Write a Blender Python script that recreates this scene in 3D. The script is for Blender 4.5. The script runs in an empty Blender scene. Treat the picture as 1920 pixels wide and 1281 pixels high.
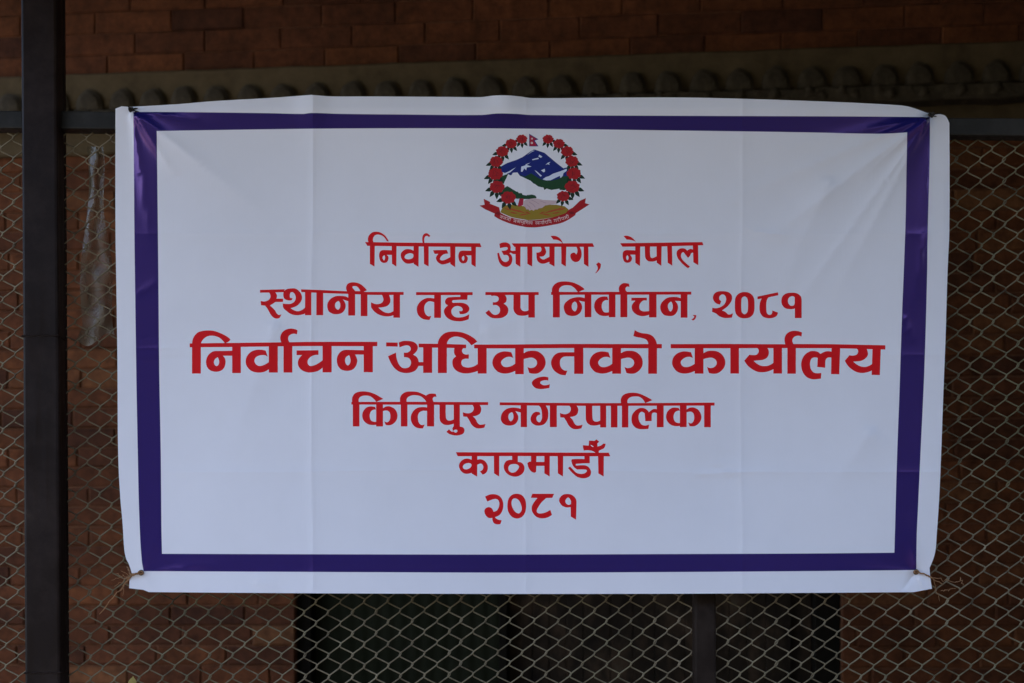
import bpy, bmesh, math, random
import numpy as np
from mathutils import Vector, Matrix
from mathutils.geometry import delaunay_2d_cdt

# ------------------------------------------------------------------ camera, light, exposure
SC = bpy.context.scene
COL = SC.collection
F = 50.0 / 36.0 * 1920.0          # focal length in photo pixels
S = 0.00117                       # metres per photo pixel on the banner plane (Y = 0)
D = F * S                         # camera to banner
EYE = 1.55
HY = 1130.0                       # photo row of the eye level
SUN_EL, SUN_AZ = math.radians(73), math.radians(32)    # from the front, to the left

cam = bpy.data.cameras.new("camera"); cam_o = bpy.data.objects.new("camera", cam); COL.objects.link(cam_o)
cam.lens = 50; cam.sensor_width = 36; cam.clip_end = 1500
cam.shift_y = (HY - 640.5) / 1920.0
cam_o.location = (0, -D, EYE); cam_o.rotation_euler = (math.pi / 2, 0, 0)
cam.dof.use_dof = True; cam.dof.focus_distance = D; cam.dof.aperture_fstop = 3.2
SC.camera = cam_o

W = bpy.data.worlds.new("World"); SC.world = W; W.use_nodes = True
wn = W.node_tree.nodes; bg = wn["Background"]
sky = wn.new("ShaderNodeTexSky"); sky.sky_type = 'NISHITA'; sky.sun_disc = False
sky.sun_elevation = SUN_EL
sky.air_density = 1.0; sky.dust_density = 0.8
W.node_tree.links.new(sky.outputs[0], bg.inputs[0]); bg.inputs[1].default_value = 0.15
to_sun = Vector((-math.sin(SUN_AZ) * math.cos(SUN_EL), -math.cos(SUN_AZ) * math.cos(SUN_EL), math.sin(SUN_EL)))
sky.sun_rotation = math.atan2(to_sun.x, to_sun.y)
sun = bpy.data.lights.new("sun", 'SUN'); sun.energy = 2.2; sun.angle = math.radians(2); sun.color = (1.0, 0.93, 0.82)
sun_o = bpy.data.objects.new("sun", sun); COL.objects.link(sun_o)
sun_o.rotation_euler = to_sun.to_track_quat('Z', 'Y').to_euler(); sun_o.location = (-3, -5, 8)
SC.view_settings.view_transform = 'Standard'; SC.view_settings.look = 'None'
SC.view_settings.exposure = 1.85; SC.view_settings.gamma = 1.0

RND = random.Random(7)
SKY_BLOCK_H = 19.0  # height of the added, unseen slope that cuts low sky light

# ------------------------------------------------------------------ helpers
def tag(o, label=None, cat=None, group=None, kind=None):
    if label: o["label"] = label
    if cat: o["category"] = cat
    if group: o["group"] = group
    if kind: o["kind"] = kind
    return o

def link(o, parent=None):
    COL.objects.link(o)
    if parent is not None:
        o.parent = parent
    return o

def empty(name, loc=(0, 0, 0), rz=0.0):
    o = bpy.data.objects.new(name, None); o.location = loc; o.rotation_euler = (0, 0, rz); o.empty_display_size = 0.1
    return link(o)

def mesh_obj(name, verts, faces, mats, parent=None, midx=None, smooth=False):
    me = bpy.data.meshes.new(name); me.from_pydata([tuple(v) for v in verts], [], [tuple(f) for f in faces])
    for m in (mats if isinstance(mats, (list, tuple)) else [mats]): me.materials.append(m)
    if midx is not None: me.polygons.foreach_set("material_index", midx)
    if smooth: me.polygons.foreach_set("use_smooth", [True] * len(me.polygons))
    me.update()
    return link(bpy.data.objects.new(name, me), parent)

class MB:
    def __init__(self): self.v = []; self.f = []
    def add(self, vs, fs):
        b = len(self.v); self.v += [tuple(v) for v in vs]; self.f += [tuple(b + i for i in f) for f in fs]
    def box(self, a, b, ch=0.0):
        (x0, y0, z0), (x1, y1, z1) = a, b
        if ch <= 0:
            self.add([(x0, y0, z0), (x1, y0, z0), (x1, y1, z0), (x0, y1, z0), (x0, y0, z1), (x1, y0, z1), (x1, y1, z1), (x0, y1, z1)],
                     [(0, 3, 2, 1), (4, 5, 6, 7), (0, 1, 5, 4), (1, 2, 6, 5), (2, 3, 7, 6), (3, 0, 4, 7)])
            return
        bm = bmesh.new(); bmesh.ops.create_cube(bm, size=1)
        for v in bm.verts:
            v.co = ((x0 + x1) / 2 + v.co.x * (x1 - x0), (y0 + y1) / 2 + v.co.y * (y1 - y0), (z0 + z1) / 2 + v.co.z * (z1 - z0))
        bmesh.ops.bevel(bm, geom=bm.edges[:], offset=ch, segments=2, profile=0.5, affect='EDGES')
        bm.verts.index_update()
        self.add([v.co[:] for v in bm.verts], [[v.index for v in f.verts] for f in bm.faces]); bm.free()
    def tube(self, pts, r, n=6, caps=True):
        pts = [Vector(p) for p in pts]; rs = r if isinstance(r, (list, tuple)) else [r] * len(pts)
        rings = []; up = None
        for i, p in enumerate(pts):
            t = (pts[min(i + 1, len(pts) - 1)] - pts[max(i - 1, 0)])
            t = t.normalized() if t.length > 1e-9 else Vector((0, 0, 1))
            if up is None: up = t.orthogonal().normalized()
            u = up - t * up.dot(t)
            u = u.normalized() if u.length > 1e-6 else t.orthogonal().normalized()
            up = u; w = t.cross(u)
            rings.append([p + (u * math.cos(2 * math.pi * k / n) + w * math.sin(2 * math.pi * k / n)) * rs[i] for k in range(n)])
        vs = [v for rr in rings for v in rr]; fs = []
        for i in range(len(rings) - 1):
            for k in range(n):
                fs.append((i * n + k, i * n + (k + 1) % n, (i + 1) * n + (k + 1) % n, (i + 1) * n + k))
        if caps: fs += [tuple(range(n - 1, -1, -1)), tuple(range((len(rings) - 1) * n, len(rings) * n))]
        self.add(vs, fs)
    def obj(self, name, mat, parent=None, smooth=False):
        return mesh_obj(name, self.v, self.f, mat, parent, smooth=smooth)

def unproj(px, py, Y=0.0):
    s = (D + Y) / F
    return Vector(((px - 960.0) * s, Y, EYE + (HY - py) * s))

# ------------------------------------------------------------------ materials
def new_mat(name, col=(0.5, 0.5, 0.5), rough=0.6, metal=0.0, spec=0.5):
    m = bpy.data.materials.new(name); m.use_nodes = True
    p = m.node_tree.nodes["Principled BSDF"]
    p.inputs["Base Color"].default_value = (*col, 1); p.inputs["Roughness"].default_value = rough
    p.inputs["Metallic"].default_value = metal; p.inputs["Specular IOR Level"].default_value = spec
    return m, m.node_tree.nodes, m.node_tree.links, p

def noise(n, l, scale, detail=6, rough=0.6, vec=None, stretch=None):
    tc = n.new("ShaderNodeTexCoord"); t = n.new("ShaderNodeTexNoise")
    t.inputs["Scale"].default_value = scale; t.inputs["Detail"].default_value = detail; t.inputs["Roughness"].default_value = rough
    if stretch:
        mp = n.new("ShaderNodeMapping"); mp.inputs["Scale"].default_value = stretch
        l.new(tc.outputs["Object"], mp.inputs[0]); l.new(mp.outputs[0], t.inputs["Vector"])
    else:
        l.new(tc.outputs["Object"], t.inputs["Vector"])
    return t

def ramp(n, l, src, stops):
    r = n.new("ShaderNodeValToRGB"); e = r.color_ramp.elements
    while len(e) < len(stops): e.new(0.5)
    for k, (p, c) in enumerate(stops):
        e[k].position = p; e[k].color = (*c, 1) if len(c) == 3 else c
    l.new(src, r.inputs[0]); return r

def bump(n, l, src, p, strength=0.3, dist=0.01):
    b = n.new("ShaderNodeBump"); b.inputs["Strength"].default_value = strength; b.inputs["Distance"].default_value = dist
    l.new(src, b.inputs["Height"]); l.new(b.outputs[0], p.inputs["Normal"]); return b

def mixc(n, l, a, b, fac=None, mode='MIX', f=0.5):
    m = n.new("ShaderNodeMix"); m.data_type = 'RGBA'; m.blend_type = mode
    if fac is not None: l.new(fac, m.inputs[0])
    else: m.inputs[0].default_value = f
    for sock, x in ((m.inputs[6], a), (m.inputs[7], b)):
        if isinstance(x, tuple): sock.default_value = (*x, 1)
        else: l.new(x, sock)
    return m.outputs[2]

def vinyl(name, col, rough=0.38, tint=None, wear=0.018):
    m, n, l, p = new_mat(name, col, rough, spec=0.22)
    a = noise(n, l, 1.0, 3, 0.6, stretch=(210, 1, 9)); b = noise(n, l, 7, 5)
    c = tuple(x * (1 - wear) for x in col); d = tuple(min(1, x * (1 + wear)) for x in col)
    r = ramp(n, l, b.outputs[0], [(0.3, c), (0.7, d)]); l.new(r.outputs[0], p.inputs["Base Color"])
    bump(n, l, a.outputs[0], p, 0.35, 0.0007)
    if name == 'ink_red': p.inputs['Specular IOR Level'].default_value = 0.13
    if tint:
        p.inputs["Specular Tint"].default_value = (*tint, 1); p.inputs["Specular IOR Level"].default_value = 0.85
    return m

M = {}
M['white'] = vinyl('vinyl_white', (0.81, 0.760, 0.80), 0.42)
M['ink_red'] = vinyl('ink_red', (0.70, 0.008, 0.012), 0.5)
M['ink_indigo'] = vinyl('ink_indigo', (0.0105, 0.0105, 0.108), 0.22, tint=(1.0, 0.42, 0.95))
for k, c in dict(e_red=(0.40, 0.010, 0.014), e_dred=(0.22, 0.008, 0.012), e_leaf=(0.008, 0.024, 0.012), e_blue=(0.012, 0.020, 0.17),
                 e_green=(0.014, 0.055, 0.020), e_gold=(0.30, 0.19, 0.02), e_pink=(0.60, 0.42, 0.43), e_dpink=(0.44, 0.27, 0.30),
                 e_crim=(0.42, 0.012, 0.04), e_wheat=(0.42, 0.07, 0.02), e_snow=(0.66, 0.68, 0.80), e_pale=(0.72, 0.55, 0.52)).items():
    M[k] = vinyl('print_' + k[2:], c, 0.42)

def painted(name, col, rough, spec=0.25):
    m, n, l, p = new_mat(name, col, rough, spec=spec)
    a = noise(n, l, 9, 8, 0.7); b = noise(n, l, 1.0, 5, 0.6, stretch=(60, 60, 5))
    r = ramp(n, l, a.outputs[0], [(0.45, col), (0.62, tuple(c * 1.5 + 0.004 for c in col)), (0.78, (0.045, 0.030, 0.020))])
    l.new(r.outputs[0], p.inputs["Base Color"])
    rr = ramp(n, l, b.outputs[0], [(0.3, (rough * .8,) * 3), (0.7, (min(1, rough * 1.35),) * 3)]); l.new(rr.outputs[0], p.inputs["Roughness"])
    bump(n, l, a.outputs[0], p, 0.12, 0.002)
    return m
M['post'] = painted('dark_post_paint', (0.012, 0.0055, 0.0040), 0.40, 0.14)
M['rail'] = painted('dark_rail_paint', (0.019, 0.016, 0.014), 0.45, 0.2)
M['midpost'] = painted('brown_post_paint', (0.016, 0.009, 0.006), 0.6, 0.12)

def wire_mat():
    m, n, l, p = new_mat('galvanised_wire', (0.2, 0.19, 0.16), 0.6, 0.15, 0.3)
    a = noise(n, l, 14, 6, 0.7); b = noise(n, l, 1.6, 4)
    r = ramp(n, l, a.outputs[0], [(0.30, (0.055, 0.036, 0.021)), (0.5, (0.22, 0.165, 0.104)), (0.7, (0.32, 0.250, 0.162))])
    g = ramp(n, l, b.outputs[0], [(0.35, (0.55, 0.62, 0.5)), (0.65, (1, 1, 1))])
    l.new(mixc(n, l, r.outputs[0], g.outputs[0], mode='MULTIPLY', f=1.0), p.inputs["Base Color"])
    return m
M['wire'] = wire_mat()

def brick_mat():
    m, n, l, p = new_mat('brick', (0.3, 0.1, 0.05), 0.9, spec=0.2)
    at = n.new("ShaderNodeVertexColor"); at.layer_name = "tone"
    r = ramp(n, l, at.outputs[0], [(0.0, (0.090, 0.032, 0.017)), (0.35, (0.165, 0.055, 0.023)), (0.7, (0.205, 0.069, 0.026)), (1.0, (0.24, 0.100, 0.042))])
    a = noise(n, l, 22, 8, 0.7); b = noise(n, l, 3, 6, 0.65); c = noise(n, l, 150, 3)
    g = ramp(n, l, a.outputs[0], [(0.3, (0.42, 0.40, 0.38)), (0.7, (1.18, 1.12, 1.05))])
    h = ramp(n, l, b.outputs[0], [(0.35, (0.6, 0.58, 0.55)), (0.7, (1.1, 1.05, 1.0))])
    x = mixc(n, l, r.outputs[0], g.outputs[0], mode='MULTIPLY', f=1.0)
    x = mixc(n, l, x, h.outputs[0], mode='MULTIPLY', f=1.0)
    l.new(x, p.inputs["Base Color"])
    ad = n.new("ShaderNodeMath"); ad.operation = 'ADD'; l.new(a.outputs[0], ad.inputs[0]); l.new(c.outputs[0], ad.inputs[1])
    bump(n, l, ad.outputs[0], p, 0.5, 0.004)
    return m
M['brick'] = brick_mat()

def rough_mat(name, stops, scale=10, bs=0.5, bd=0.006, rough=0.9, stretch=None, spec=0.2):
    m, n, l, p = new_mat(name, stops[0][1], rough, spec=spec)
    a = noise(n, l, scale, 8, 0.68, stretch=stretch)
    r = ramp(n, l, a.outputs[0], stops); l.new(r.outputs[0], p.inputs["Base Color"])
    bump(n, l, a.outputs[0], p, bs, bd); return m
M['mortar'] = rough_mat('mortar', [(0.3, (0.10, 0.036, 0.017)), (0.7, (0.18, 0.072, 0.032))], 40)
M['cornice'] = rough_mat('cornice_clay', [(0.25, (0.058, 0.036, 0.018)), (0.5, (0.098, 0.063, 0.030)), (0.8, (0.135, 0.090, 0.046))], 9, 0.5, 0.008)
M['bead'] = rough_mat('bead_clay', [(0.25, (0.034, 0.024, 0.015)), (0.55, (0.068, 0.048, 0.029)), (0.8, (0.130, 0.096, 0.060))], 30, 0.8, 0.008)
M['ground'] = rough_mat('packed_earth', [(0.3, (0.05, 0.042, 0.032)), (0.7, (0.10, 0.085, 0.065))], 3, 0.3, 0.01)
M['bounce'] = rough_mat('pale_bounce', [(0.3, (0.38, 0.375, 0.37)), (0.7, (0.48, 0.475, 0.465))], 3, 0.3, 0.01)
M['sky_block'] = rough_mat('sky_block_scrub', [(0.3, (0.03, 0.045, 0.018)), (0.7, (0.09, 0.085, 0.045))], 0.6, 0.6, 0.3)
M['slab'] = rough_mat('concrete_slab', [(0.3, (0.035, 0.028, 0.022)), (0.7, (0.07, 0.058, 0.046))], 4, 0.3, 0.01)
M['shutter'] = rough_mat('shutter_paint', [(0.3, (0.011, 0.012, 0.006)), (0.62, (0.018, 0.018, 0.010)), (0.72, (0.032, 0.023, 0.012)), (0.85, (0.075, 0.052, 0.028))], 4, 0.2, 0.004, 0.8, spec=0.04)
M['board'] = rough_mat('door_board', [(0.3, (0.008, 0.006, 0.005)), (0.5, (0.026, 0.017, 0.011)), (0.62, (0.06, 0.036, 0.022)), (0.8, (0.085, 0.07, 0.045))], 1.0, 0.5, 0.006, 0.8, (9, 9, 5), spec=0.08)  # mottled tones also stand in for dim reflections in the doorway
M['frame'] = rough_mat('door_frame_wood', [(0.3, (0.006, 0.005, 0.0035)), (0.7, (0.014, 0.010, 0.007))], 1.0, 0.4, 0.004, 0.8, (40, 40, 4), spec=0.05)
M['twine'] = rough_mat('jute_twine', [(0.3, (0.22, 0.10, 0.045)), (0.7, (0.42, 0.22, 0.11))], 200, 0.2, 0.001)
M['tie'] = rough_mat('black_tie_wire', [(0.3, (0.012, 0.010, 0.009)), (0.7, (0.05, 0.035, 0.025))], 150, 0.2, 0.001, 0.6)
M['eyelet'] = new_mat('eyelet_metal', (0.10, 0.085, 0.065), 0.45, 0.8)[0]
M['leaf'] = rough_mat('dry_leaf', [(0.3, (0.30, 0.22, 0.06)), (0.7, (0.42, 0.34, 0.12))], 60, 0.3, 0.002, 0.7)
def plastic_mat():
    m, n, l, p = new_mat('cloudy_plastic', (0.31, 0.275, 0.21), 0.4, 0.0, 0.3)
    a = noise(n, l, 12, 6, 0.6)
    r = ramp(n, l, a.outputs[0], [(0.35, (0.28, 0.28, 0.28)), (0.7, (0.82, 0.82, 0.82))]); l.new(r.outputs[0], p.inputs["Alpha"])
    return m
M['plastic'] = plastic_mat()

# ------------------------------------------------------------------ ground
g = mesh_obj('ground', [(-400, -400, 0), (400, -400, 0), (400, 400, 0), (-400, 400, 0)], [(0, 1, 2, 3)], M['ground'])
tag(g, kind='structure')

tag(mesh_obj('bounce_paving', [(-16, -10, 0.004), (-1.2, -10, 0.004), (-1.2, -2.3, 0.004), (-16, -2.3, 0.004)], [(0, 1, 2, 3)], M['bounce']), kind='structure')  # unseen pale ground added to bounce sunlight onto the banner from the left
nx_, ny_ = 44, 26; vs = []; fs = []
for j in range(ny_ + 1):
    for i in range(nx_ + 1):
        u, v = i / nx_, j / ny_
        vs.append((-13 + 125 * u + v * 4, -10 - v * 45 + 1.5 * math.sin(u * 31), -0.05 + SKY_BLOCK_H * (1 - math.exp(-v * 3.2)) + 0.9 * v * math.sin(u * 43 + j) + 0.7 * v * math.sin(j * 2.1 + i)))
        if i and j:
            b = j * (nx_ + 1) + i; fs.append((b - nx_ - 2, b - nx_ - 1, b, b - 1))
tag(mesh_obj('sky_block_slope', vs, fs, M['sky_block']), kind='structure')  # unseen slope added behind the camera to cut sky light and darken reflections

# ------------------------------------------------------------------ brick building behind the fence
WD = 4.84                       # camera to wall on the axis
KW = 0.087                      # the wall comes nearer to the right
RZ = -math.atan(KW)
bld = empty('brick_building', (0, WD - D, 0), RZ)
tag(bld, 'dark red brick building with a scalloped clay cornice behind the wire fence', 'building')
cs, sn = math.cos(RZ), math.sin(RZ)
def wall(px, py, off=0.0):
    """photo pixel -> wall-local (x, z) on the plane standing `off` metres in front of the wall"""
    a = (px - 960.0) / F
    s = (WD - off / cs) / (1 + KW * a)
    X, Y, Z = s * a, -D + s, EYE + (HY - py) / F * s
    dx, dy = X, Y - (WD - D)
    return dx * cs + dy * sn, Z

ox0, _ = wall(553, 1200); ox1, _ = wall(1579, 1200); OZ = 2.12      # door opening
XL, XR = -3.6, 3.6
_, zc = wall(300, 288)           # underside of the lower cornice band on the left
_, zt = wall(960, 108)           # top of the cornice
ZB = zc; ZT = zt

def brick_field(name, z0, z1, course, length, opening=None, xoff=0.0, parent=None, tmul=1.0, gap=0.003):
    vs = []; fs = []; tone = []
    rows = int((z1 - z0) / course) + 1
    for r in range(rows):
        za = z0 + r * course + gap * 0.9; zb = min(z0 + (r + 1) * course - gap * 0.9, z1)
        if zb - za < 0.01: continue
        x = XL - RND.random() * 0.02 + xoff - (length / 2 if r % 2 else 0)
        while x < XR:
            w = length + RND.uniform(-0.016, 0.016)
            xa, xb = x + gap, x + w - gap; x += w
            segs = [(xa, xb)]
            if opening and za < opening[2]:
                a, b = opening[0], opening[1]
                segs = [q for q in ((xa, min(xb, a)), (max(xa, b), xb)) if q[1] - q[0] > 0.015]
            for (a, b) in segs:
                y = -RND.uniform(0.000, 0.005); c = 0.004; t = RND.betavariate(2, 2) * tmul
                j = lambda: RND.uniform(-0.0022, 0.0022)
                bs = len(vs)
                tl = RND.uniform(-0.002, 0.002)
                vs += [(a, 0.006, za), (b, 0.006, za), (b, 0.006, zb), (a, 0.006, zb),
                       (a + j(), y + c, za + j()), (b + j(), y + c, za + j()), (b + j(), y + c, zb + j()), (a + j(), y + c, zb + j()),
                       (a + c, y - tl, za + c), (b - c, y - tl, za + c), (b - c, y + tl, zb - c), (a + c, y + tl, zb - c)]
                for lo, hi in ((0, 4), (4, 8)):
                    for k in range(4):
                        fs.append((bs + lo + k, bs + lo + (k + 1) % 4, bs + hi + (k + 1) % 4, bs + hi + k))
                fs.append((bs + 8, bs + 9, bs + 10, bs + 11)); tone += [t] * 9
    o = mesh_obj(name, vs, fs, M['brick'], parent)
    ca = o.data.color_attributes.new("tone", 'FLOAT_COLOR', 'CORNER')
    vals = np.repeat(np.array(tone), [p.loop_total for p in o.data.polygons])
    ca.data.foreach_set("color", np.stack([vals] * 3 + [np.ones_like(vals)], 1).ravel().astype(np.float32))
    return o

# mortar bed (with the door opening left out) is the wall; brick faces are its parts
mb = MB()
for (a, b, c, d) in ((XL, ox0, 0, OZ), (ox1, XR, 0, OZ), (XL, XR, OZ, 7.0)):
    mb.box((a, 0.004, c), (b, 0.30, d))
wl = mb.obj('wall', M['mortar'], bld)
# course lines measured at the lower left: a joint at row 1136 and 69 mm courses
_, zj = wall(300, 1136); course = 0.0690
zstart = zj - math.floor(zj / course) * course
brick_field('lower_brickwork', zstart, ZB + 0.02, course, 0.254, (ox0, ox1, OZ), wall(233, 1120)[0] - XL - 0.254 * 40 + 0.254 * 30, wl)
brick_field('upper_brickwork', ZT - 0.02, ZT + 1.3, 0.075, 0.262, None, 0.07, wl, 0.72, 0.0016)

# cornice: plain band, scalloped bead row, leafy sill, lower fascia
def band(px_rows, off, depth, name, mat, parent, seed, wob=0.006):
    """a hand-made moulding: rows (left photo row, right photo row) for top and bottom"""
    (tl, tr), (bl, br) = px_rows
    zt_ = [wall(130, tl, off), wall(1900, tr, off)]; zb_ = [wall(130, bl, off), wall(1900, br, off)]
    rr = random.Random(seed); n = 90
    def ln(p, x): return p[0][1] + (p[1][1] - p[0][1]) * (x - p[0][0]) / (p[1][0] - p[0][0])
    vs = []; fs = []
    w1 = [rr.uniform(-1, 1) for _ in range(n + 1)]; w2 = [rr.uniform(-1, 1) for _ in range(n + 1)]
    for i in range(n + 1):
        x = XL + (XR - XL) * i / n
        top = ln(zt_, x) + w1[i] * wob * .4; bot = ln(zb_, x) + w2[i] * wob * .6; y = -off + w1[i] * wob * .3
        c = 0.006
        vs += [(x, 0.02, top), (x, y + c, top), (x, y, top - c), (x, y, bot + c), (x, y + c, bot), (x, 0.02, bot)]
        if i:
            b = (i - 1) * 6
            for k in range(5): fs.append((b + k, b + k + 1, b + 7 + k, b + 6 + k))
    fs += [tuple(range(5, -1, -1)), tuple(n * 6 + k for k in range(6))]
    return mesh_obj(name, vs, fs, mat, parent)
cor = band(((139, 76), (206, 151)), 0.050, 0.05, 'cornice', M['cornice'], bld, 3)
band(((207, 152), (232, 183)), 0.085, 0.08, 'cornice_sill', M['bead'], cor, 5, 0.010)
band(((238, 190), (290, 236)), 0.022, 0.03, 'cornice_fascia', M['cornice'], cor, 9, 0.006)

bead_px = [16, 104, 165, 226, 284, 342, 403, 467, 529, 593, 660, 724, 788, 852, 918, 985, 1052, 1117, 1186, 1253, 1321, 1387, 1455, 1524, 1590, 1660, 1726, 1800, 1870, 1940]
d0 = 62
bead_px = [-230, -170, -108, -47] + bead_px + [2012, 2085, 2158]
def bead_mesh(k):
    rr = random.Random(50 + k); n, mrings = 18, 7; vs = []; fs = []
    w = 0.0455 * rr.uniform(.95, 1.05); h = 0.072 * rr.uniform(.94, 1.06); dp = 0.026 * rr.uniform(.9, 1.1)
    for i in range(mrings + 1):
        t = i / mrings                    # 0 rim, 1 crown
        rad = math.cos(t * math.pi / 2) ** 0.42 if t < 1 else 0.0; dy = math.sin(t * math.pi / 2) ** 0.8 - (0.12 if i == 3 else 0)
        step = 0.006 if t < 0.15 else 0
        for j in range(n + 1):
            a = math.pi * j / n
            vs.append((math.cos(a) * w * rad, -dy * dp - step, math.sin(a) ** 0.8 * h * rad * (1 + .03 * math.sin(5 * a + k)) if rad > 1e-4 else 0.02 * h))
    for i in range(mrings):
        for j in range(n):
            b = i * (n + 1) + j; fs.append((b, b + 1, b + n + 2, b + n + 1))
    fs.append(tuple(i * (n + 1) for i in range(mrings + 1)) + tuple(i * (n + 1) + n for i in range(mrings, -1, -1)))
    # broad foot of the scallop spreading on the sill
    b = len(vs)
    fl = 10
    for i, (sx, y, z) in enumerate(((1.0, -0.020, 0.0), (1.12, -0.036, -0.012), (1.18, -0.041, -0.034), (1.05, -0.020, -0.044))):
        for j in range(fl + 1):
            u = j / fl * 2 - 1
            vs.append((u * w * sx, y * (1 - 0.45 * u * u) - 0.006 * math.cos(u * 7 + k), z + 0.006 * math.sin(u * 4 + k)))
    for i in range(3):
        for j in range(fl):
            q = b + i * (fl + 1) + j; fs.append((q, q + 1, q + fl + 2, q + fl + 1))
    return vs, fs
for k, px in enumerate(bead_px):
    row = 211 - 0.0306 * px              # foot line of the scallops
    x, z = wall(px, row, 0.07)
    v, f = bead_mesh(k)
    o = mesh_obj('scallop', v, f, M['bead'], cor, smooth=True)
    o.location = (x, -0.050, z)
    s = (1.0 + 0.00004 * (px - 200)) ; o.scale = (s, s, s)

# door set back in the opening
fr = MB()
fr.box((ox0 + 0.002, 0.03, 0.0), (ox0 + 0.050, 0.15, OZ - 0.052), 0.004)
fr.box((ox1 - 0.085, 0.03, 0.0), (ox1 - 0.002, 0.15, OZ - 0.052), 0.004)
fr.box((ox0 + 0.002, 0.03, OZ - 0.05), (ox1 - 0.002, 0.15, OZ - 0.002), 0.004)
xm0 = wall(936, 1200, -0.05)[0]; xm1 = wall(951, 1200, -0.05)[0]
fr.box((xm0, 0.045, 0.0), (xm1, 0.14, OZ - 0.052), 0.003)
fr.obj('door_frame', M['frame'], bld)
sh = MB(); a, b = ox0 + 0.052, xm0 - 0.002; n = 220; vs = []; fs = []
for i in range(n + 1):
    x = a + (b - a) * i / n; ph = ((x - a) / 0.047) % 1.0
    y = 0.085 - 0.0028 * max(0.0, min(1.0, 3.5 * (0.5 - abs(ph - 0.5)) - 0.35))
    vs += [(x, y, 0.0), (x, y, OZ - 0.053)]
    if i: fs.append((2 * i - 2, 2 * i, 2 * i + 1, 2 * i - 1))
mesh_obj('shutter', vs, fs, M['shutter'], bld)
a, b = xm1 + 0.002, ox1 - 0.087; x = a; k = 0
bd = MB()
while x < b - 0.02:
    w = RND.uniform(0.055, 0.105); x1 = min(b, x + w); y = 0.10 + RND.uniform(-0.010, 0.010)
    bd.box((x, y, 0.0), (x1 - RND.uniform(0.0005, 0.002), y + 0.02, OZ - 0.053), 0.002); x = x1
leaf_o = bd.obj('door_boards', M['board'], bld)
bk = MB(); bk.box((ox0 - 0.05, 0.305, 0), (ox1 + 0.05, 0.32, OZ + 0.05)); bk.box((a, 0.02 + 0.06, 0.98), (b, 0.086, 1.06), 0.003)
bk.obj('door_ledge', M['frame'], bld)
# deep eaves slab carried by the wall, over the passage and the fence
ev = MB(); ev.box((-2.45, -3.75, 3.95), (XR, -0.002, 4.07), 0.01); ev.box((-2.45, -3.79, 3.60), (XR, -3.752, 4.10), 0.006)  # front drop beam and cut-back left end added, unseen, to shape the light
for i in range(10):
    xx = -2.38 + i * 0.60; ev.box((xx, -3.70, 3.85), (xx + 0.09, -0.004, 3.948), 0.004)
ev.obj('eaves', M['slab'], bld)
# unseen wall added on the right, placed to keep light off the bricks
rw = MB(); rw.box((1.98, -1.60, 0), (2.20, -0.03, 3.84)); rw.obj('light_block_wall', M['slab'], bld)

# ------------------------------------------------------------------ chain link fence
YM = 0.040                      # mesh plane
fence = empty('chain_link_fence', (0, YM, 0))
tag(fence, 'dark framed chain link fence of grey diamond wire carrying the banner', 'fence')
P0 = Vector((0, YM, 0))
def rel(v): return Vector(v) - P0

def wire_panel(pxa, pxb, seed):
    rr = random.Random(seed)
    pw, ph = 45.3, 40.5                       # photo pixels per diamond
    sc = (D + YM) / F
    p, h = pw * sc, ph * sc
    xa = unproj(pxa, 0, YM).x; xb = unproj(pxb, 0, YM).x
    ztop = unproj(0, 250, YM).z; zbot = 0.06
    px0 = 1302.0 + 0.9 * pw
    half = pw / 2                             # neighbouring wires hook into each other every half diamond
    m = MB(); r = 0.00165
    i0 = math.floor((pxa - px0) / half) - 1; i1 = math.ceil((pxb - px0) / half) + 1
    zref = unproj(0, 1167.0, YM).z
    for i in range(i0, i1 + 1):
        cx = unproj(px0 + (i + 0.5) * half, 0, YM).x
        nb = int((ztop - zbot) / h) + 1
        pts = []
        kk = int((ztop - zref) / h) + 1
        z_top = zref + kk * h + (h / 2 if i % 2 else 0)
        bow = rr.uniform(-1, 1)
        for j in range(nb + 1):
            z0 = z_top - j * h
            # four stretches of one turn: / in front, hook, \ behind, hook
            for (u, v, dep) in ((-1.0, 0.06, 0.0), (-0.86, -0.05, -0.9), (0.0, -0.25 + 0.0, -1.15), (0.86, -0.45, -0.9), (1.0, -0.56, 0.0), (0.86, -0.63, 0.9), (0.0, -0.765, 1.15), (-0.86, -0.90, 0.9)):
                zz = z0 + v * h
                # a turn runs down: "\" then back; the front stretch must lean like /
                x = cx - u * (p / 4 + 0.0020)
                # slack of an old fence
                sx = 0.0035 * math.sin(zz * 3.1 + cx * 2.3) + 0.002 * math.sin(zz * 9 + cx * 5 + bow)
                sz = 0.0045 * math.sin(cx * 2.7 + 1.0) + 0.0018 * math.sin(cx * 11 + zz * 6)
                sy = 0.006 * math.sin(cx * 1.9 + zz * 2.2)
                if zz + sz > ztop + 0.004 or zz < zbot: continue
                x += sx
                if x < xa or x > xb: continue
                pts.append((x, dep * r + sy, zz + sz))
        # split where clipped
        run = []
        for q in pts:
            if run and (Vector(q) - Vector(run[-1])).length > h * 0.75:
                if len(run) > 2: m.tube(run, r, 6)
                run = []
            run.append(q)
        if len(run) > 2: m.tube(run, r, 6)
    return m
for (a, b, sd) in ((-420, 60, 1), (112, 1306, 2), (1340, 2350, 3)):
    wire_panel(a, b, sd).obj('wire_mesh', M['wire'], fence, smooth=True)

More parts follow.
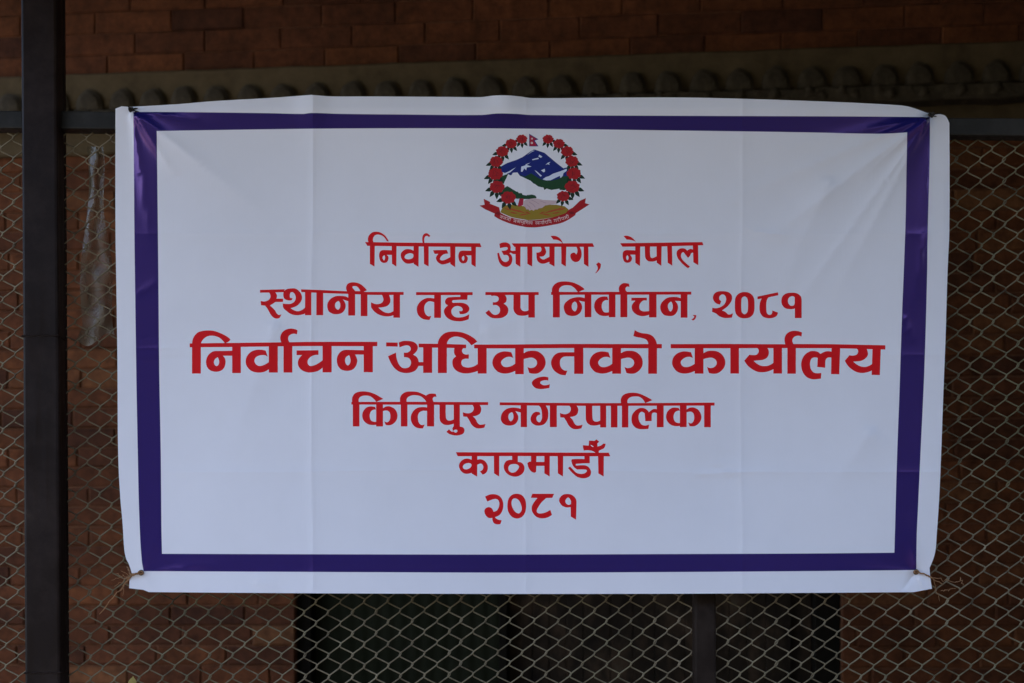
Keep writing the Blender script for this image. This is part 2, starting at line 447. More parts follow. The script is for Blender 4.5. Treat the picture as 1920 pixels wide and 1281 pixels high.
# posts
def post(px0, px1, yf, yb, ztop, mat, tilt=0.0, weld=(), seam=False):
    m = MB(); xl = unproj(px0, 640, yf).x; xr = unproj(px1, 640, yf).x
    cx = (xl + xr) / 2; hw = (xr - xl) / 2
    m.box((-hw, yf - YM, 0), (hw, yb - YM, ztop), 0.006)
    o = m.obj('post', mat, fence)
    o.location = (cx - math.tan(tilt) * unproj(0, 640, yf).z, 0, 0); o.rotation_euler = (0, tilt, 0)
    for zz in weld:
        w = MB(); n = 40
        per = [(-hw, yf - YM), (hw, yf - YM), (hw, yb - YM), (-hw, yb - YM)]
        pts = []
        for k in range(4):
            p, q = per[k], per[(k + 1) % 4]
            for t in range(10):
                u = t / 10; pts.append((p[0] + (q[0] - p[0]) * u, p[1] + (q[1] - p[1]) * u, zz + 0.0012 * math.sin(t * 2.1 + k)))
        pts.append(pts[0]); w.tube(pts, 0.0022, 6, False)
        wo = w.obj('weld_seam', mat, o)
    return o
zt_post = unproj(0, -120, 0).z
left_post = post(42, 109.0, -0.015, 0.038, 3.84, M['post'], -0.0060, (unproj(0, 630, -0.015).z, unproj(0, 1262, -0.015).z))
# narrow return lip on the right of the big post
lip = MB(); lx = unproj(107.5, 640, 0.03).x
lip.box((-0.006, -0.004, 0), (0.012, 0.012, 3.8), 0.002)
lo = lip.obj('post_lip', M['post'], fence); lo.location = (lx + 0.004, 0.0, 0); lo.rotation_euler = (0, -0.0060, 0)
lo.location.x -= math.tan(-0.0060) * unproj(0, 640, 0).z
post(1302, 1343, 0.022, 0.062, unproj(0, 232, 0.02).z, M['midpost'])
post(2352, 2420, -0.015, 0.045, 3.84, M['post'])
# top rail, a trace lower to the right
def rail(pxa, pxb):
    m = MB(); yf, yb = 0.014, 0.052
    a = unproj(pxa, 207 + 0.0075 * pxa, yf); b = unproj(pxb, 207 + 0.0075 * pxb, yf); h = 33 * (D + yf) / F
    for (yy, zo) in (): pass
    bm = bmesh.new(); bmesh.ops.create_cube(bm, size=1)
    for v in bm.verts:
        e = a if v.co.x < 0 else b
        v.co = (e.x, (yf if v.co.y < 0 else yb) - YM, e.z - (0 if v.co.z > 0 else h))
    bmesh.ops.bevel(bm, geom=bm.edges[:], offset=0.003, segments=2, profile=0.5, affect='EDGES'); bm.verts.index_update()
    m.add([v.co[:] for v in bm.verts], [[v.index for v in f.verts] for f in bm.faces]); bm.free()
    return m.obj('top_rail', M['rail'], fence)
rail(-420, 43); rail(113, 2350)

# ------------------------------------------------------------------ banner artwork, traced in photo pixels
POLYS = []                                  # (part, material key, points)
def smooth_path(txt):
    """'x,y' are corners, points inside ( ) are on a curve"""
    pts = []; sm = False
    for tok in txt.replace('(', ' ( ').replace(')', ' ) ').split():
        if tok == '(': sm = True; continue
        if tok == ')': sm = False; continue
        x, y = tok.split(','); pts.append((float(x), float(y), sm))
    out = []; n = len(pts)
    for i in range(n):
        p0, p1, p2, p3 = pts[i - 1], pts[i], pts[(i + 1) % n], pts[(i + 2) % n]
        out.append((p1[0], p1[1]))
        if not (p1[2] or p2[2]): continue
        d12 = math.hypot(p2[0] - p1[0], p2[1] - p1[1])
        def tan(a, b, c, on):
            if not on: return None
            da = math.hypot(b[0] - a[0], b[1] - a[1]) + 1e-9; dc = math.hypot(c[0] - b[0], c[1] - b[1]) + 1e-9
            # non-uniform tangent scaled to this span
            return ((c[0] - a[0]) / (da + dc) * d12, (c[1] - a[1]) / (da + dc) * d12)
        t1 = tan(p0, p1, p2, p1[2]); t2 = tan(p1, p2, p3, p2[2])
        ch = (p2[0] - p1[0], p2[1] - p1[1])
        if t1 is None: t1 = (2 * ch[0] - t2[0], 2 * ch[1] - t2[1]) if t2 else ch
        if t2 is None: t2 = (2 * ch[0] - t1[0], 2 * ch[1] - t1[1])
        if not p1[2]: t1 = ((t1[0] + ch[0]) / 2, (t1[1] + ch[1]) / 2)
        if not p2[2]: t2 = ((t2[0] + ch[0]) / 2, (t2[1] + ch[1]) / 2)
        for k in (1, 2, 3):
            t = k / 4; h00 = 2 * t**3 - 3 * t**2 + 1; h10 = t**3 - 2 * t**2 + t; h01 = -2 * t**3 + 3 * t**2; h11 = t**3 - t**2
            out.append((h00 * p1[0] + h10 * t1[0] + h01 * p2[0] + h11 * t2[0], h00 * p1[1] + h10 * t1[1] + h01 * p2[1] + h11 * t2[1]))
    return out

class Pen:
    def __init__(s, part, ox, oy, sc=8.0, mat='ink_red'): s.a = (part, ox, oy, sc, mat); s.holes = []
    def at(s, ox, oy): p, _, _, sc, m = s.a; s.a = (p, ox, oy, sc, m); return s
    def P(s, txt, dx=0, dy=0, mat=None):
        part, ox, oy, sc, m = s.a
        POLYS.append((part, mat or m, [(ox + (x + dx) / sc, oy + (y + dy) / sc) for x, y in smooth_path(txt)])); return s
    def H(s, txt, dx=0, dy=0):
        part, ox, oy, sc, m = s.a
        s.holes.append([(ox + (x + dx) / sc, oy + (y + dy) / sc) for x, y in smooth_path(txt)]); return s
    def R(s, x0, y0, x1, y1): return s.P(f"{x0},{y0} {x1},{y0} {x1},{y1} {x0},{y1}")
    def done(s):
        for h in s.holes: POLYS.append(('sheet', 'white', h))

# border (outer then inner)
BO = smooth_path("250,210 (335,210.4 503,212.4 567,213.8 584,212 638,213.7 760,215 902,215.8 932,213 969,213.8 996,215.8 1278,217.4 1600,218.6) 1743.8,219.8 (1743,302 1739.5,430 1738,530 1733,698 1726,848 1721,957 1719,1000) 1718,1069 (1515,1071 1280,1072.6 975,1073.8 638,1072.7) 269.5,1071 (265.8,1051 261.7,984 259,884 255,665 252,430 251,302)")
BI = smooth_path("293.8,245.8 (403,244 638,241 942,241 1278,245 1515,248.3 1649,251) 1701,248.3 (1700,302 1697.5,430 1691,598 1686,749 1682,855) 1677,1036.5 (1515,1038 1280,1039 975,1040 638,1039.6) 303.7,1038.6 (302.6,984 301.5,855 298.6,698 297,530 296,430 295,336)")
POLYS.append(('printed_border', 'ink_indigo', BO)); POLYS.append(('sheet', 'white', BI))

KL = "530,765 (450,795 360,805 270,780 205,710 185,640 205,565 260,505 340,475 410,475) 470,485 500,572 (450,555 390,562 335,600 315,640 340,690 390,708 460,695) 530,655"
KR = "650,505 (710,472 790,462 870,475 940,525 980,600 980,680 940,750 870,800 800,808) 738,795 710,705 (755,722 810,712 845,680 855,640 840,600 795,570 740,568) 650,590"
# third line
t = Pen('office_line', 340, 600)
t.P("162,400 162,345 (168,300 195,240 245,190 320,165 400,158 490,165 590,200 670,240 720,275) 735,298 (715,322) 655,352 (625,315 575,270 520,247 455,237 390,247 335,285) 297,340 297,400")
t.P("125,352 760,345 1500,336 1920,329 2940,328 2940,395 1900,392 1300,399 760,407 125,412")
t.R(160, 400, 293, 805).R(762, 395, 893, 798).R(1312, 395, 1447, 790).R(1532, 395, 1665, 790)
t.P("780,462 560,466 (480,472 420,510 382,570 370,635 385,705 430,755 515,778 595,762 645,712 664,640 655,580) 625,538 780,538")
t.H("545,560 (505,590 488,630 500,675 530,693 556,672 568,630 560,590)")
t.P("1320,738 (1240,780 1140,790 1045,763 985,700 964,625 985,545 1040,482 1120,450 1200,447) 1265,460 1297,552 (1250,530 1180,532 1120,560 1096,610 1115,660 1165,690 1230,680) 1320,628")
t.P("1532,400 1500,340 (1484,285 1488,235 1515,185 1565,147 1640,130 1700,137) 1742,155 1735,218 (1690,207 1645,217 1612,245 1602,285) 1620,335 1640,400")
t.at(560, 600).R(358, 388, 495, 787).R(975, 388, 1113, 785)
t.P("-32,458 297,455 297,525 (240,528 180,555 140,600 135,650 165,688 220,685 280,660) 360,605 360,715 (290,765 200,787 130,787 50,755 0,700 -12,640 5,580) 55,525 -32,530")
t.P("985,455 720,448 (660,460 610,495 580,550 572,615 590,690 640,745 730,765 810,745 860,690 880,620 870,570) 845,520 985,520")
t.H("755,530 (710,560 696,610 710,660 738,682 765,660 778,610 768,555)")
t.at(720, 600).P("32,338 205,340 205,400 32,398")
t.P("222,340 (280,318 350,315 430,325 488,362 508,415 490,470) 437,522 (495,560 520,620 517,690 475,755 400,790 310,797 220,772 145,710 95,630) 60,545 180,490 (188,570 220,660 265,712 320,725 378,705 405,650 398,605 365,570) 298,558 298,490 (350,490 393,460 400,425 375,390 330,382) 232,412")
t.R(505, 632, 600, 690).R(587, 405, 722, 795).P("520,355 800,358 1232,370 1232,425 940,420 520,412")
t.P("808,430 808,345 (820,300 855,245 910,200 980,178 1080,175 1180,190 1280,230 1355,278) 1400,328 1312,382 (1270,335 1210,285 1140,258 1080,250 1010,265 965,305) 945,350 945,430").R(808, 410, 943, 797)
t.P("1055,425 (1050,470 1055,510) 1080,545 (1035,590 1025,640 1040,710 1090,765 1170,797 1250,803 1330,790) 1412,765 1412,655 (1360,690 1300,710 1240,713 1185,695 1160,655 1170,605 1205,585) 1272,583 1272,515 (1230,520 1190,505 1170,465 1185,430) 1232,422 1232,380 1055,380").R(1405, 400, 1540, 805)
t.P("1352,370 1900,368 2840,360 3800,362 4168,362 4168,427 2840,422 1900,428 1352,427")
t.at(900, 600).R(527, 410, 657, 815).P(KL).P(KR)
t.P("1025,860 (960,850 880,862 810,895 778,940 790,985 840,1025 910,1038 980,1032) 1040,1020 1048,965 (990,980 940,975 910,955 903,935 930,915 975,905) 1025,910")
t.R(1412, 410, 1550, 810).P("1420,485 1250,485 (1170,495 1110,535 1072,600 1067,665 1090,730 1140,785 1210,822) 1285,830 1310,762 (1260,755 1215,715 1200,660 1205,600 1240,560) 1290,548 1420,548")
t.at(1060, 600).R(703, 410, 835, 808).P(KL, 177).P(KR, 177).R(1243, 420, 1375, 808)
t.P("1243,430 1243,350 (1225,310 1190,285 1130,268 1080,260) 1020,242 1042,152 (1090,180 1160,200 1230,208 1300,235 1345,285 1370,345) 1375,430")
t.at(1240, 600).R(500, 410, 632, 806).P(KL, -25).P(KR, -25).R(1035, 410, 1165, 805)
t.P("140,363 1000,360 1850,365 2000,361 2560,364 3360,380 3360,445 2940,432 2550,425 1600,423 1030,425 140,427")
t.R(1680, 415, 1810, 805).P("1425,415 (1455,440 1460,480 1430,520 1380,528) 1320,522 1243,612 (1300,690 1370,745 1450,780 1530,785 1610,770) 1685,738 1685,640 (1620,680 1560,693 1490,685 1430,655) 1385,615 (1450,608 1520,600 1580,570 1610,520 1610,460) 1590,420")
t.at(1440, 600).R(290, 415, 418, 808).P("290,420 258,365 (248,310 252,260 275,215 320,180 385,163 450,168) 510,188 503,250 (460,237 410,245 375,275 365,310) 382,362 400,420")
t.P("958,480 (920,470 870,472 820,490) 785,510 (750,480 690,465 620,475 550,525 508,600 498,690 520,780 570,850 640,885 700,892) 795,880 800,795 (740,800 690,790 650,750 632,690 635,620 660,575 705,562) 745,570 738,705 858,718 860,640 (870,590 900,565) 958,568")
t.P("953,415 1083,420 1070,817 945,813").P("1567,430 1692,440 1678,828 1555,825")
t.P("1310,425 (1345,445 1352,480 1330,520 1280,535) 1220,530 1152,615 (1200,690 1260,745 1340,785 1420,797 1490,785) 1560,758 1565,660 (1500,695 1440,705 1370,690 1320,660) 1280,625 (1340,622 1410,610 1470,570 1500,520 1490,460) 1478,425")
t.done()
# second line
t = Pen('election_line', 470, 510)
t.P("140,270 512,260 495,305 140,312")
t.P("270,300 (292,340 295,380 270,420 210,443) 150,435 155,500 215,505 (250,550 300,640 350,690 400,700) 440,685 462,635 (420,645 390,620 360,570) 290,505 370,452 487,450 487,402 385,402 (395,360 385,330) 365,300")
t.P("497,290 (540,260 600,248 670,250 730,290 765,350 768,410 740,465 690,510) 600,545 (650,575 710,590 770,570) 820,530 820,625 (750,645 680,650 600,630 530,580 490,540) 482,475 (540,480 600,478 650,450 675,400 665,340 630,305 600,310 588,345) 590,390 630,395 (610,425 550,425 505,400 488,350)")
t.R(815, 300, 910, 650).R(985, 305, 1088, 650).R(1463, 320, 1567, 655).R(1650, 325, 1752, 663)
t.P("755,262 980,268 1440,290 1760,300 2295,300 2295,346 1800,346 1460,330 1090,318 760,302")
t.P("1475,395 (1430,370 1370,360 1290,362 1210,395 1160,455 1148,520 1170,590 1230,628 1300,635 1370,615 1415,560 1425,500 1410,450) 1380,412 1475,445")
t.H("1315,435 (1275,465 1265,510 1280,550 1310,568 1335,545 1345,500 1338,460)")
t.P("1465,330 (1440,280 1432,230 1455,180 1510,158 1580,160 1650,185 1700,225) 1745,275 1690,300 1567,330")
t.H("1560,213 (1530,218 1530,240 1550,265) 1570,288 1645,288 (1625,250 1595,220)")
t.at(680, 510).P("285,340 (305,380 310,420 290,460 235,482 180,478) 125,455 125,530 (170,590 230,635 300,660 370,668 420,663) 465,650 465,585 (420,610 380,617 330,605 280,575) 235,535 (300,530 370,510 410,465 415,410) 395,340").R(460, 335, 560, 687)
t.R(800, 303, 1650, 348).R(1072, 340, 1175, 690)
t.P("1085,400 (1010,390 950,395 870,440 820,510 812,580 835,650 890,700 950,718) 1005,720 1030,658 (985,665 945,635 925,580 925,520 950,470 1000,440) 1085,460")
t.P("1465,340 1575,340 1570,418 1460,418 1355,425 (1340,445) 1355,465 (1420,462 1500,465 1565,490 1600,540 1590,590 1540,625) 1460,635 1445,590 1490,588 (1500,565 1480,530 1430,512 1380,520 1340,555 1330,600 1350,650 1400,680 1470,682 1540,665) 1600,635 1590,710 (1500,738 1410,740 1320,720 1250,670 1220,610 1225,560) 1280,500 (1245,480 1235,440 1255,400 1300,380) 1465,375")
t.at(860, 510).R(400, 302, 1200, 347)
t.P("480,340 495,362 (545,358 590,375 602,410 585,440 550,455) 512,455 512,500 (570,500 610,530 620,580 600,625 550,645 500,625) 455,570 400,612 (440,655 500,690 580,697 660,685 725,640 745,580 735,530 690,485) 672,478 (710,450 720,400 705,360) 690,340")
t.P("822,340 820,540 (835,600 880,645 940,658 1000,655) 1050,640 1050,575 (1000,590 960,582 932,550) 928,500 928,340").R(1045, 340, 1143, 685)
t.P("1385,300 1760,300 3490,296 3490,341 1760,343 1385,345")
t.P("1412,350 (1398,290 1405,235 1445,180 1510,150 1600,143 1700,155 1790,190 1850,225) 1890,262 1790,305 (1740,245 1690,210 1630,200 1560,210 1515,245 1505,285) 1520,350").R(1413, 340, 1518, 683)
t.P("1895,395 (1850,382 1790,378 1700,395 1620,440 1580,500 1580,560 1610,630 1680,660 1760,655 1820,615 1850,550 1845,490) 1805,432 1895,450")
t.H("1740,445 (1705,475 1695,520 1710,570 1745,592 1770,560 1778,510 1768,465)")
t.at(1080, 510).R(130, 335, 230, 680).R(492, 335, 592, 680).R(665, 335, 770, 680).R(1095, 335, 1208, 683).R(1570, 335, 1672, 687)
t.P("500,655 (430,662 360,650 300,600 272,530 285,450 330,395 400,370) 470,372 485,425 (440,425 400,455 385,510 395,565 425,605) 500,605")
t.P("665,345 (645,280 645,230 670,190 720,168) 795,178 803,228 (770,220 745,240 745,275) 770,300 770,345")
t.P("830,388 1063,388 1063,430 (1010,430 965,470 950,520 960,565 1000,590 1050,592) 1105,585 1105,640 (1040,660 970,662 900,635 850,585 835,530 845,485) 890,432 830,432")
t.P("1580,398 (1520,378 1450,375 1370,390 1300,440 1265,510 1275,590 1320,645 1390,662 1460,655 1510,610 1530,550 1525,490) 1485,435 1580,440")
t.H("1425,445 (1385,480 1378,525 1395,575 1420,593 1445,560 1452,510 1440,465)")
t.P("1748,645 1805,648 (1800,680 1785,710) 1755,730 1730,712 (1760,695) 1775,670")
t.at(1290, 510).P("480,490 (420,470 380,420 375,370 400,320 460,292 540,290 610,305 655,350 660,410 640,460 590,520) 510,578 (560,600 610,640) 675,620 660,685 (600,692 540,690 470,665 420,625) 360,600 365,537 (420,545 480,530 540,490 570,430 570,385 545,345 505,340 475,365 470,410) 498,440")
t.P("(850,302 930,320 985,380 998,490 985,620 930,680 850,697 770,680 715,620 703,490 715,380 770,320)").H("(848,368 885,390 898,440 898,560 885,610 848,635 810,610 800,560 800,440 810,390)")
t.P("1042,370 1350,305 1355,350 1210,382 (1185,420 1175,480 1175,560 1185,620 1220,645 1255,630) 1265,578 1350,610 (1330,660 1270,690 1200,695 1130,675 1085,620 1072,540 1080,460) 1105,400 1042,410")
t.P("(1550,312 1630,320 1690,365) 1705,420 1705,693 1602,693 1602,550 (1540,560 1460,545 1415,500 1400,440 1415,370 1470,325)").H("1600,380 (1570,365 1520,380 1498,430 1510,480 1545,508) 1590,500 1600,470")
t.done()
# fourth line
t = Pen('municipality_line', 640, 710)
CL = "530,692 (460,697 390,680 335,630 313,565 325,495 370,440 430,418) 505,425 520,465 (475,470 440,500 425,560 440,620 475,645) 530,650"
CR = "618,450 (670,420 730,418 800,455 840,530 838,600 800,660 740,697) 665,697 645,640 (690,655 725,620 735,565 725,510 690,480) 618,490"
t.P("150,350 1000,348 2202,353 2202,398 1000,392 150,390")
t.P("172,400 (160,330 165,280 200,225 270,197 360,193 440,208 520,240 580,275) 630,305 525,350 (480,300 430,265 370,255 310,262 270,290 260,330) 272,400").R(172, 380, 272, 718)
t.R(522, 380, 625, 718).P(CL).P(CR)
t.P("892,400 (880,340 882,285 910,235 970,200 1050,193 1140,200 1220,230) 1270,255 1290,240 (1340,225) 1415,228 1430,278 (1400,272 1378,285 1370,310) 1385,350 1390,400 1285,400 1270,340 (1230,295 1180,262 1110,250 1050,255 1000,280 978,320) 990,400").R(892, 385, 992, 718)
t.R(1285, 385, 1392, 718).P("1290,432 (1200,428 1130,445 1070,500 1040,580 1055,660 1100,720 1160,745) 1225,748 1250,690 (1200,695 1165,665 1150,610 1150,550 1175,505) 1230,482 1290,485")
t.P("1472,385 1472,590 (1490,650 1540,690 1600,697 1650,688) 1690,675 1690,610 (1640,630 1595,625 1570,590) 1568,385").R(1685, 385, 1778, 730)
t.P("1685,715 1778,720 (1830,735 1848,785 1820,832 1750,853 1680,850 1620,832) 1575,800 1615,760 (1640,785 1670,800) 1665,745").H("1675,790 (1700,768 1735,770 1740,795 1715,810)")
RA = "200,388 (225,430 222,470 195,505 140,522) 62,505 68,570 125,575 (160,630 200,700 260,742 320,748) 385,735 405,680 (360,690 315,690 280,660 255,610) 215,565 (270,555 320,525 338,470 330,420) 305,388"
t.at(860, 710).P(RA).P(RA, 1456, 12)
t.P("615,356 1100,361 2000,368 3000,366 3838,360 3838,405 3000,408 2000,410 1100,405 615,400")
t.P("935,455 (880,440 800,435 720,455 660,505 632,580 645,650 700,695 780,705 850,680 890,620 890,555) 850,488 935,512").H("795,505 (755,535 745,580 760,625 785,640 815,610 822,560 812,520)").R(930, 395, 1025, 728)
t.P("1185,395 (1225,430 1245,490 1250,560 1245,610 1215,655 1180,640 1165,600 1180,560) 1225,540 1215,505 (1150,500 1100,540 1078,600 1095,660 1150,700 1220,705 1290,680 1335,610 1345,530 1335,460) 1300,395").R(1368, 395, 1473, 728)
t.at(1110, 710).P("-95,395 -95,600 (-75,660 -30,697 30,705 80,700) 128,690 128,625 (80,645 35,640 10,605) 5,395")
t.R(122, 400, 213, 733).R(283, 400, 382, 733).R(448, 400, 545, 733).R(972, 400, 1075, 730).R(1318, 400, 1420, 728).R(1682, 395, 1782, 730)
t.P("445,415 (432,345 435,300 465,250 530,220 620,212 710,225 790,260 860,295) 905,325 800,368 (760,310 710,275 640,268 580,278 540,310) 530,350 548,415")
t.P("975,460 (930,455 890,475) 853,505 (820,465 770,442 710,445 650,480 605,540 592,620 610,690 660,740 730,760) 845,755 858,690 (800,705 745,690 710,640 697,580 710,525 745,498) 790,520 800,640 895,638 895,560 (905,520 935,510) 975,522")
t.P(CL, 798, 17).P(CR, 798, 17)
t.done()
# first line
t = Pen('commission_line', 670, 420)
t.P("115,272 600,280 1840,290 1862,348 1000,340 150,330")
t.P("188,335 (165,270 158,220 180,165 230,125 290,117 350,130 410,170 450,220) 472,262 445,262 (410,210 370,175 310,160 265,172 238,210 235,250) 262,335").P("188,325 262,325 258,640 188,600")
NA = "525,395 400,392 (350,405 328,450 330,510 350,560 390,585 440,575 465,535 465,490) 440,465 525,465"
NH = "405,470 (382,490 380,520 400,548 415,520 415,490)"; NS = "515,325 588,330 585,640 520,598"
t.P(NA).H(NH).P(NS).P(NA, 1189, 8).H(NH, 1189, 8).P(NS, 1191, 8)
t.P("850,405 (800,382 740,378 690,400 655,440 652,490 680,550 730,590 780,597) 850,582").H("(790,440 830,450) 843,470 (830,510 780,530 730,525 708,500 730,460)").P("843,330 922,335 918,645 845,600")
t.P("997,330 1070,335 1070,640 1000,600").P("985,300 (973,240 980,180 1005,148 1045,140) 1095,178 1075,200 (1050,180 1025,185 1005,220) 1008,300")
t.P("1135,395 1340,390 1365,445 (1300,455 1255,490 1240,530 1265,548 1310,540) 1400,495 1400,575 (1330,600 1270,608 1215,580 1185,540 1180,500) 1215,450 1160,450").P("1392,335 1470,340 1468,650 1395,600")
t.at(900, 420).P("290,298 (345,280 400,280 445,305 462,350 460,395) 500,405 545,400 545,450 (500,452) 465,432 440,440 (475,480 485,540 465,605 420,642 380,645 330,625 285,565) 258,440 285,432 (305,500 340,555 385,572 425,550 435,510 410,470) 355,468 320,402 (370,400 408,385 415,360 390,348) 300,365")
t.P("475,292 1690,290 1715,345 1000,345 515,345").P("530,340 608,340 605,645 535,600").P("708,340 785,340 783,640 710,600")
t.P("905,338 (920,375 915,405 890,425) 845,430 848,500 (860,550 895,585 940,597 985,590) 1045,565 1045,490 (990,520 950,535 915,520) 895,490 (950,485 985,450 992,410) 965,338").P("1040,338 1120,338 1118,640 1040,598")
t.P("1218,338 1295,338 1288,640 1220,598").P("1240,300 (1215,270 1170,245 1140,238) 1100,235 1058,182 (1110,178 1160,190 1210,230) 1248,300")
t.P("1440,338 (1460,380 1458,430) 1440,460 (1425,435 1395,432 1360,455 1357,500 1385,550 1430,572 1480,560 1515,510 1525,450 1515,390) 1490,338").P("1555,338 1625,338 1628,645 1558,600")
t.P("1740,605 1780,575 1815,600 (1805,660 1780,700) 1740,740 1728,738 (1760,690 1765,650)")
t.at(1100, 420).P("503,290 1735,272 1752,320 1100,340 535,342").P("745,300 (730,265 680,245 640,238) 600,235 553,182 (610,178 670,200 720,245) 752,300")
t.P("735,398 600,392 (555,410 540,450 545,520 570,570 620,583 665,560 680,515 665,478) 650,462 735,462").H("610,470 (595,490 593,520 610,545 628,520 625,488)").P("728,335 803,335 800,632 730,585")
t.P("872,335 875,480 (890,530 930,560 985,565 1020,560) 1058,545 1058,480 (1010,505 975,512 955,490) 952,335").P("1048,330 1125,330 1120,630 1050,582").P("1208,325 1280,325 1285,628 1215,582")
t.P("1605,390 (1560,375 1530,385) 1508,402 (1470,370 1410,368 1365,395 1348,440 1365,510 1410,570 1460,620) 1520,665 1550,640 (1490,590 1440,540 1415,490 1425,440 1450,425) 1472,450 1520,510 (1550,480 1570,440) 1605,432").P("1592,320 1672,318 1675,620 1600,575")
t.done()
# fifth and sixth lines
t = Pen('district_line', 840, 800)
t.P("118,385 2410,392 2435,447 1000,443 145,445")
t.P("365,505 (310,482 250,485 195,520 165,575 175,635 220,690 280,710) 365,690").H("(300,548 340,556) 355,580 (330,620 280,642 240,635 222,605 245,565)").P("355,440 440,440 438,752 355,705")
t.P("432,500 (490,490 550,515 590,570 597,630 575,690) 520,722 478,672 (515,650 530,610 520,575 490,555) 432,578").P("688,440 770,440 768,750 690,702")
t.P("960,438 1048,438 1048,530 (1110,545 1145,600 1140,670 1100,720 1030,750 960,745 890,710 845,650 838,580 870,520 920,500) 962,498").H("(990,562 1040,570) 1068,600 (1050,640 1010,680 960,692 915,665 905,615 930,575)")
t.P("1245,438 1328,438 1325,530 1450,530 1450,590 1325,590 1322,680 (1290,692 1240,665 1205,610) 1190,550 (1215,530) 1245,525").P("1445,438 1528,438 1525,750 1445,702").P("1645,438 1728,438 1725,750 1648,702")
t.at(960, 800).P("1085,438 1165,438 1168,550 1060,552 960,560 955,580 975,585 (1050,580 1110,585 1160,620 1185,680 1170,740 1110,772 1050,775 980,755 910,700) 840,622 870,600 (920,650 970,695 1040,710 1100,695 1125,660 1100,645) 980,645 (930,610 900,560) 890,510 (905,490) 1085,488")
t.P("1290,438 1378,438 1375,750 1295,702").P("1062,280 1150,285 1155,210 1240,215 1265,192 1308,225 1280,255 1282,300 (1340,280) 1370,255 1405,258 (1385,320 1340,345) 1302,365 1302,400 1265,400 (1200,365 1130,355) 1075,360").H("1180,272 1224,298 1216,308 1184,290")
t.done()
t = Pen('year_line', 880, 890)
t.P("235,330 (310,298 380,295 450,320 495,380 510,450 500,530 460,600) 385,640 (420,670) 485,685 468,740 (420,748 370,730 345,680) 345,650 (290,650 245,610 225,555 240,510 290,488 335,505) 362,558 (410,540 440,490 450,430 430,380 380,365) 270,405")
t.P("(715,287 790,310 840,380 852,460 840,560 790,635 715,660 640,635 585,560 570,460 590,360 640,305)").H("(690,357 740,385 775,450 785,530 745,582 690,560 645,490 632,420 650,370)")
t.P("945,288 1272,288 1245,350 1155,352 (1090,410 1040,480 1010,545 1030,578 1090,582 1150,565) 1215,530 1240,605 (1170,645 1080,657 1000,630 945,560 935,490 960,430) 1020,352 922,348")
t.P("(1470,290 1540,305 1595,360) 1608,410 1602,678 1520,628 1520,490 (1450,492 1390,465 1350,410 1350,360 1400,305)").H("(1475,345 1500,355) 1526,400 1524,440 (1490,455 1450,430 1440,390)")
t.done()

# emblem: drawn back to front
Z = 1537 / 120.0
def EP(part, mat, txt): POLYS.append((part, mat, smooth_path(txt)))
def EZ(part, mat, ox, oy, txt): POLYS.append((part, mat, [(ox + x / Z, oy + y / Z) for x, y in smooth_path(txt)]))
def lens(part, mat, x0, y0, x1, y1, w):
    dx, dy = x1 - x0, y1 - y0; L = math.hypot(dx, dy); nx, ny = -dy / L * w / 2, dx / L * w / 2; mx, my = (x0 + x1) / 2, (y0 + y1) / 2
    POLYS.append((part, mat, smooth_path(f"{x0},{y0} ({(x0*2+x1)/3+nx*.9},{(y0*2+y1)/3+ny*.9} {mx+nx},{my+ny}) {x1},{y1} ({mx-nx},{my-ny} {(x0*2+x1)/3-nx*.9},{(y0*2+y1)/3-ny*.9})")))
def stroke(part, mat, pts, w):
    L = []; R = []
    for i, p in enumerate(pts):
        a = pts[max(i - 1, 0)]; b = pts[min(i + 1, len(pts) - 1)]; dx, dy = b[0] - a[0], b[1] - a[1]; q = math.hypot(dx, dy) + 1e-9
        L.append((p[0] - dy / q * w / 2, p[1] + dx / q * w / 2)); R.append((p[0] + dy / q * w / 2, p[1] - dx / q * w / 2))
    POLYS.append((part, mat, L + R[::-1]))
FL = [(978, 261, 9.5), (958, 269.5, 10), (941.5, 284, 11), (930, 303, 11.5), (928.5, 326, 13), (931.5, 350.5, 13), (952.5, 370.5, 13)]
FR = [(1028, 261, 9.5), (1048.5, 269.5, 10), (1064, 284, 11), (1073, 302.5, 11.5), (1076.5, 325.5, 12.5), (1073.5, 350.5, 13), (1056.5, 368, 11)]
FL = [(x, y, r * 1.02) for x, y, r in FL]; FR = [(x, y, r * 1.02) for x, y, r in FR]
flowers = [(x, y, r, -1, i) for i, (x, y, r) in enumerate(FL)] + [(x, y, r, 1, i) for i, (x, y, r) in enumerate(FR)]
EP('emblem_mountain', 'e_blue', "938,313 951,305.8 968,300 980,294.6 994,284.5 1000.9,280.6 1004,281 1021,286.8 1034,297.8 1045,307 1056.4,315.7 1067,313 1066,330 1040,345 1000,345 975,334 955,328 940,322")
for o, q in (((890, 240), ("1250,655 1390,545 1450,550 1390,568", "1110,1050 1120,930 1215,900 1230,870 1340,835 1250,890 1370,930 1250,950 1240,1020 1190,970 1150,1050", "680,1105 830,1040 990,945 850,1070 700,1130")),
             ((990, 240), ("95,755 250,715 255,748 110,775", "250,690 270,640 345,690 310,720", "420,890 470,840 540,812 500,860 525,890 470,870", "155,1015 200,1035 335,1150 300,1170", "310,1020 400,980 412,1040 380,1068",
                           "350,1235 430,1180 500,1160 600,1100 780,1040 930,980 955,1010 850,1090 840,1140 780,1220 765,1150 650,1205 540,1258 430,1262"))):
    for s_ in q: EZ('emblem_mountain', 'e_snow', o[0], o[1], s_)
EP('emblem_hills', 'e_green', "972,326 984,331 996,325 1008,333 1018,338 1034,339 1046,336 1056,331 1068,330 1075,345 1068,353 1058,357 1040.7,355.3 1034,356.5 1025,353.7 1020.4,356.5 1019,352 1009.5,350 1004.8,346.7 994.7,339 986,335")
EP('emblem_hills', 'e_green', "922,334 941.5,329.8 953,326 950,333 946,341 944.6,345 932,343")
